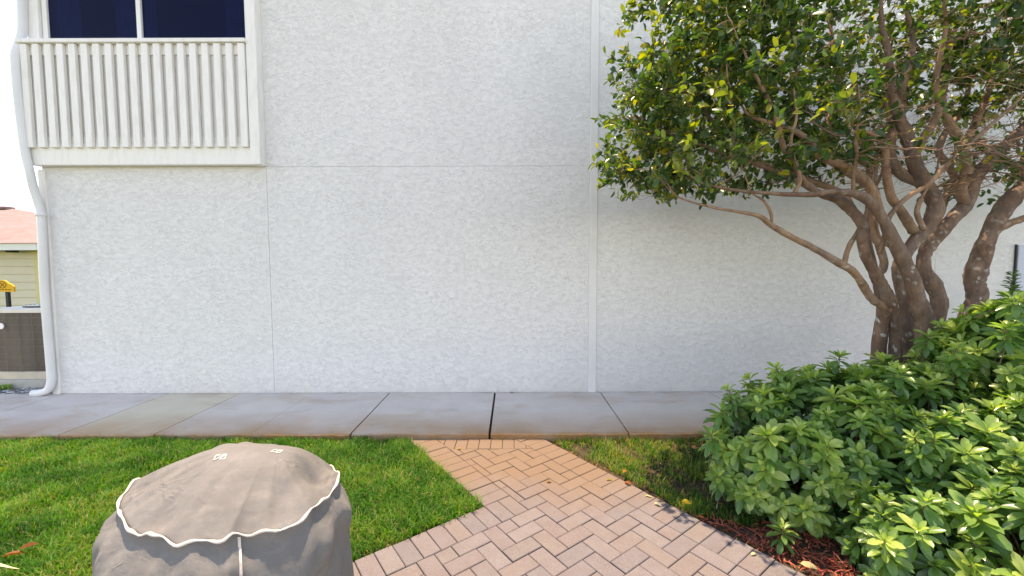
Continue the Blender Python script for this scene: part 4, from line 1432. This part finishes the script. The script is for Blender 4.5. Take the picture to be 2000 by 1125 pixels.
def keep_left(x, y):
    s_, t_ = ST(x, y)
    r_ = rag(x, y)
    return (y < KY - .005) & ((t_ > T_L + .004 + r_) & (s_ < S_LL - .004 - r_)) & (RNG.random(len(x)) < np.clip(.35 + 1.3 * vnoise(x + 20, y + 20, 4.3, 17), .3, 1))
grass('grass', 175000, (-5.6, -.15, 1.35, KY), keep_left, 'bright green lawn around the covered grill', .12, .045, .085)
def mulch_edge(x, y): return y < 2.40 - .10 * (x - 1.2) + .10 * (vnoise(x + 30, y + 30, 5.0, 5) - .5)
def keep_right(x, y):
    s_, t_ = ST(x, y)
    thin = vnoise(x + 20, y + 20, 5.0, 7) * .7 + vnoise(x + 20, y + 20, 13., 8) * .5
    return (y < KY - .005) & (t_ < T_R - .045 - rag(x, y, .07)) & (~mulch_edge(x, y)) & (x < 3.4) & (RNG.random(len(x)) < np.clip(thin * 1.5 - .35, .03, 1) * np.clip(1.5 - .45 * (x - 1.0), .15, 1))
grass('grass', 62000, (.3, 3.4, 1.7, KY), keep_right, 'sparse dull grass between the paver path and the shrub', .40, .035, .065)
# mulch: red shredded bark under the shrub
def chip_template():
    V = [(0, -.5, 0), (0, .5, 0), (.5, -.45, .12), (.5, .45, .12), (1, -.2, 0), (1, .2, 0)]
    return np.array(V, float), [(0, 2, 3, 1), (2, 4, 5, 3)]
CV, CF = chip_template()
n = 26000
x = RNG.uniform(.9, 4.2, n); y = RNG.uniform(.9, 3.3, n)
s_, t_ = ST(x, y)
k_ = (t_ < T_R - .03 - rag(x, y, .05)) & (mulch_edge(x, y) | ((x > 1.75) & (RNG.random(n) < .5)))
x, y = x[k_], y[k_]; n = len(x)
Mx = rot_rand(n, True) * np.stack([RNG.uniform(.02, .07, n), RNG.uniform(.0025, .007, n), RNG.uniform(.02, .07, n)], 1)[:, None, :]
tag(scatter('bark_mulch', CV, CF, Mx, np.stack([x, y, RNG.uniform(-.028, .004, n)], 1), RNG.beta(2.2, 2.2, n), M['mulch_chip']), 'red shredded mulch under the shrub', 'mulch', kind='stuff')
# litter (fine brown debris) along the lawn edges
n = 9000
x = RNG.uniform(-2.5, 2.2, n); y = RNG.uniform(1.6, KY, n)
s_, t_ = ST(x, y)
e1_ = (np.abs(t_ - (T_R - .035)) < .05) | ((np.abs(s_ - (S_LL - .02)) < .03) & (t_ > T_L)) | ((np.abs(t_ - (T_L + .02)) < .025) & (s_ < S_LL)) | ((t_ < T_R - .03) & (RNG.random(n) < .25))
e1_ &= ~((t_ > T_R - .004) & (t_ < T_L) & (s_ > -5)) & ~((s_ > S_LL - .004) & (t_ > T_R))
x, y = x[e1_], y[e1_]; n = len(x)
Mx = rot_rand(n, True) * np.stack([RNG.uniform(.008, .03, n), RNG.uniform(.002, .007, n), RNG.uniform(.01, .03, n)], 1)[:, None, :]
tag(scatter('plant_litter', CV, CF, Mx, np.stack([x, y, RNG.uniform(-.028, -.012, n)], 1), RNG.uniform(.1, .75, n), M['dry_leaf']), 'fine brown plant litter along the lawn edges', 'litter', kind='stuff')

def fallen(px, py, z, L, tone, label, rot=None, wd=.45):
    p = gnd(px, py, z)
    me = bpy.data.meshes.new('fallen_leaf')
    Vt = OV.copy(); Vt[:, 0] -= .5
    Vt = Vt * np.array([L, L * wd, L]); Vt[:, 2] += .02 * np.abs(Vt[:, 1]) / .02 * .2
    a = RNG.uniform(0, 6.28) if rot is None else rot
    Rm = np.array(Matrix.Rotation(a, 3, 'Z') @ Matrix.Rotation(RNG.normal(0, .25), 3, 'X'))
    Vt = Vt @ Rm.T + np.array(p)
    me.from_pydata([tuple(v) for v in Vt], [], OF); me.update()
    set_tone(me, [tone] * len(Vt))
    return tag(link('fallen_leaf', me, None, M['dry_leaf']), label, 'leaf', 'fallen leaves on the ground')
fallen(1341, 982, .035, .075, .70, 'bright yellow fallen leaf on the grass near the red mulch', .3, .6)
fallen(1221, 920, .03, .07, .48, 'orange fallen leaf on dull grass, uppermost of the right-hand pair', .9)
fallen(1226, 943, .01, .06, .40, 'rusty orange fallen leaf at the paver edge below the other orange one', 2.2)
fallen(1190, 937, .004, .045, .72, 'small yellow fallen leaf lying on the right border pavers', .2)
fallen(897, 876, .008, .045, .62, 'small yellow fallen leaf on the pavers by the sidewalk', .5)
fallen(1072, 941, .006, .04, .40, 'small brown fallen leaf on the middle of the paver path', .1)
fallen(1267, 969, .004, .045, .95, 'small cream fallen leaf at the right edge of the pavers', -.3)
fallen(1285, 985, .01, .05, .98, 'pale cream fallen leaf in the litter beside the pavers', -.6)
fallen(1580, 1105, .01, .075, .88, 'pale yellow fallen leaf on the red mulch under the shrub', -.5)
fallen(1472, 1082, .008, .04, .95, 'tiny cream fallen leaf on the edge of the red mulch', .4)
fallen(26, 1082, .04, .085, .25, 'rust brown fallen leaf on the lawn, nearer the left picture edge', .6)
fallen(57, 1066, .05, .07, .22, 'rust brown curled leaf on the lawn, nearer the covered grill', 1.0)
fallen(1000, 767, KZ + .012, .05, .38, 'small brown fallen leaf on the sidewalk against the wall', .2)

# strap leaved plant just outside the left edge, its blade tips reach into the picture
sp_ = root('strap_leaf_plant', (-2.62, 1.70, -.03), 'long strap shaped leaf tips poking in at the lower left edge', 'plant')
def strap(tip, base, h_, wd, tone):
    P = catmull([base, tuple((Vector(base) * .55 + Vector(tip) * .45) + Vector((0, 0, h_))), tip], 8)
    V, F = [], []
    for i, p in enumerate(P):
        t = i / (len(P) - 1)
        w_ = wd * (1 - t ** 3) * .5 + .0005
        d = Vector(P[min(i + 1, len(P) - 1)]) - Vector(P[max(i - 1, 0)])
        sd_ = Vector((-d.y, d.x, 0)).normalized() * w_
        V += [Vector(p) - sd_ + Vector((0, 0, w_ * .4)), Vector(p), Vector(p) + sd_ + Vector((0, 0, w_ * .4))]
    for i in range(len(P) - 1):
        a = i * 3
        F += [(a, a + 3, a + 4, a + 1), (a + 1, a + 4, a + 5, a + 2)]
    o = mesh_obj('leaf_blade', V, F, M['shrub_leaf'] if tone < 1 else M['dry_leaf'], sp_, True)
    set_tone(o.data, [min(tone, .97)] * len(V))
bpt = (-2.62, 1.70, -.02)
strap(tuple(at(37, 966, 1.72)), bpt, .12, .035, .35)
strap(tuple(at(38, 1111, 1.62)), bpt, .16, .030, 1.0)
for k in range(8):
    a = R(125 + 16 * k)
    strap((bpt[0] + .38 * math.cos(a), bpt[1] + .35 * math.sin(a), .22 + .1 * math.sin(k * 2.1)), bpt, .2, .032, .3 + .03 * k)
# low weed beside the pad
wd_ = root('low_weed', (at(4, 748, 4.95).x, 4.95, -.02), 'small yellow green weed beside the air conditioner pad', 'weed')
mm_, ll_, tt_ = [], [], []
for k in range(60):
    a = RNG.uniform(0, 6.28); el = R(RNG.uniform(10, 80)); L = RNG.uniform(.04, .08)
    d = np.array([math.cos(a) * math.cos(el), math.sin(a) * math.cos(el), math.sin(el)])
    mm_.append(frame(d, np.array([0, 0, 1.]) + RNG.normal(0, .3, 3)) * np.array([L, L * .4, L])); ll_.append(np.array([wd_.location.x + RNG.normal(0, .06), 4.95 + RNG.normal(0, .03), RNG.uniform(0, .06)])); tt_.append(RNG.uniform(.55, .9))
scatter('leaves', LV, LF, np.array(mm_), np.array(ll_), np.array(tt_), M['shrub_leaf'], wd_, True)
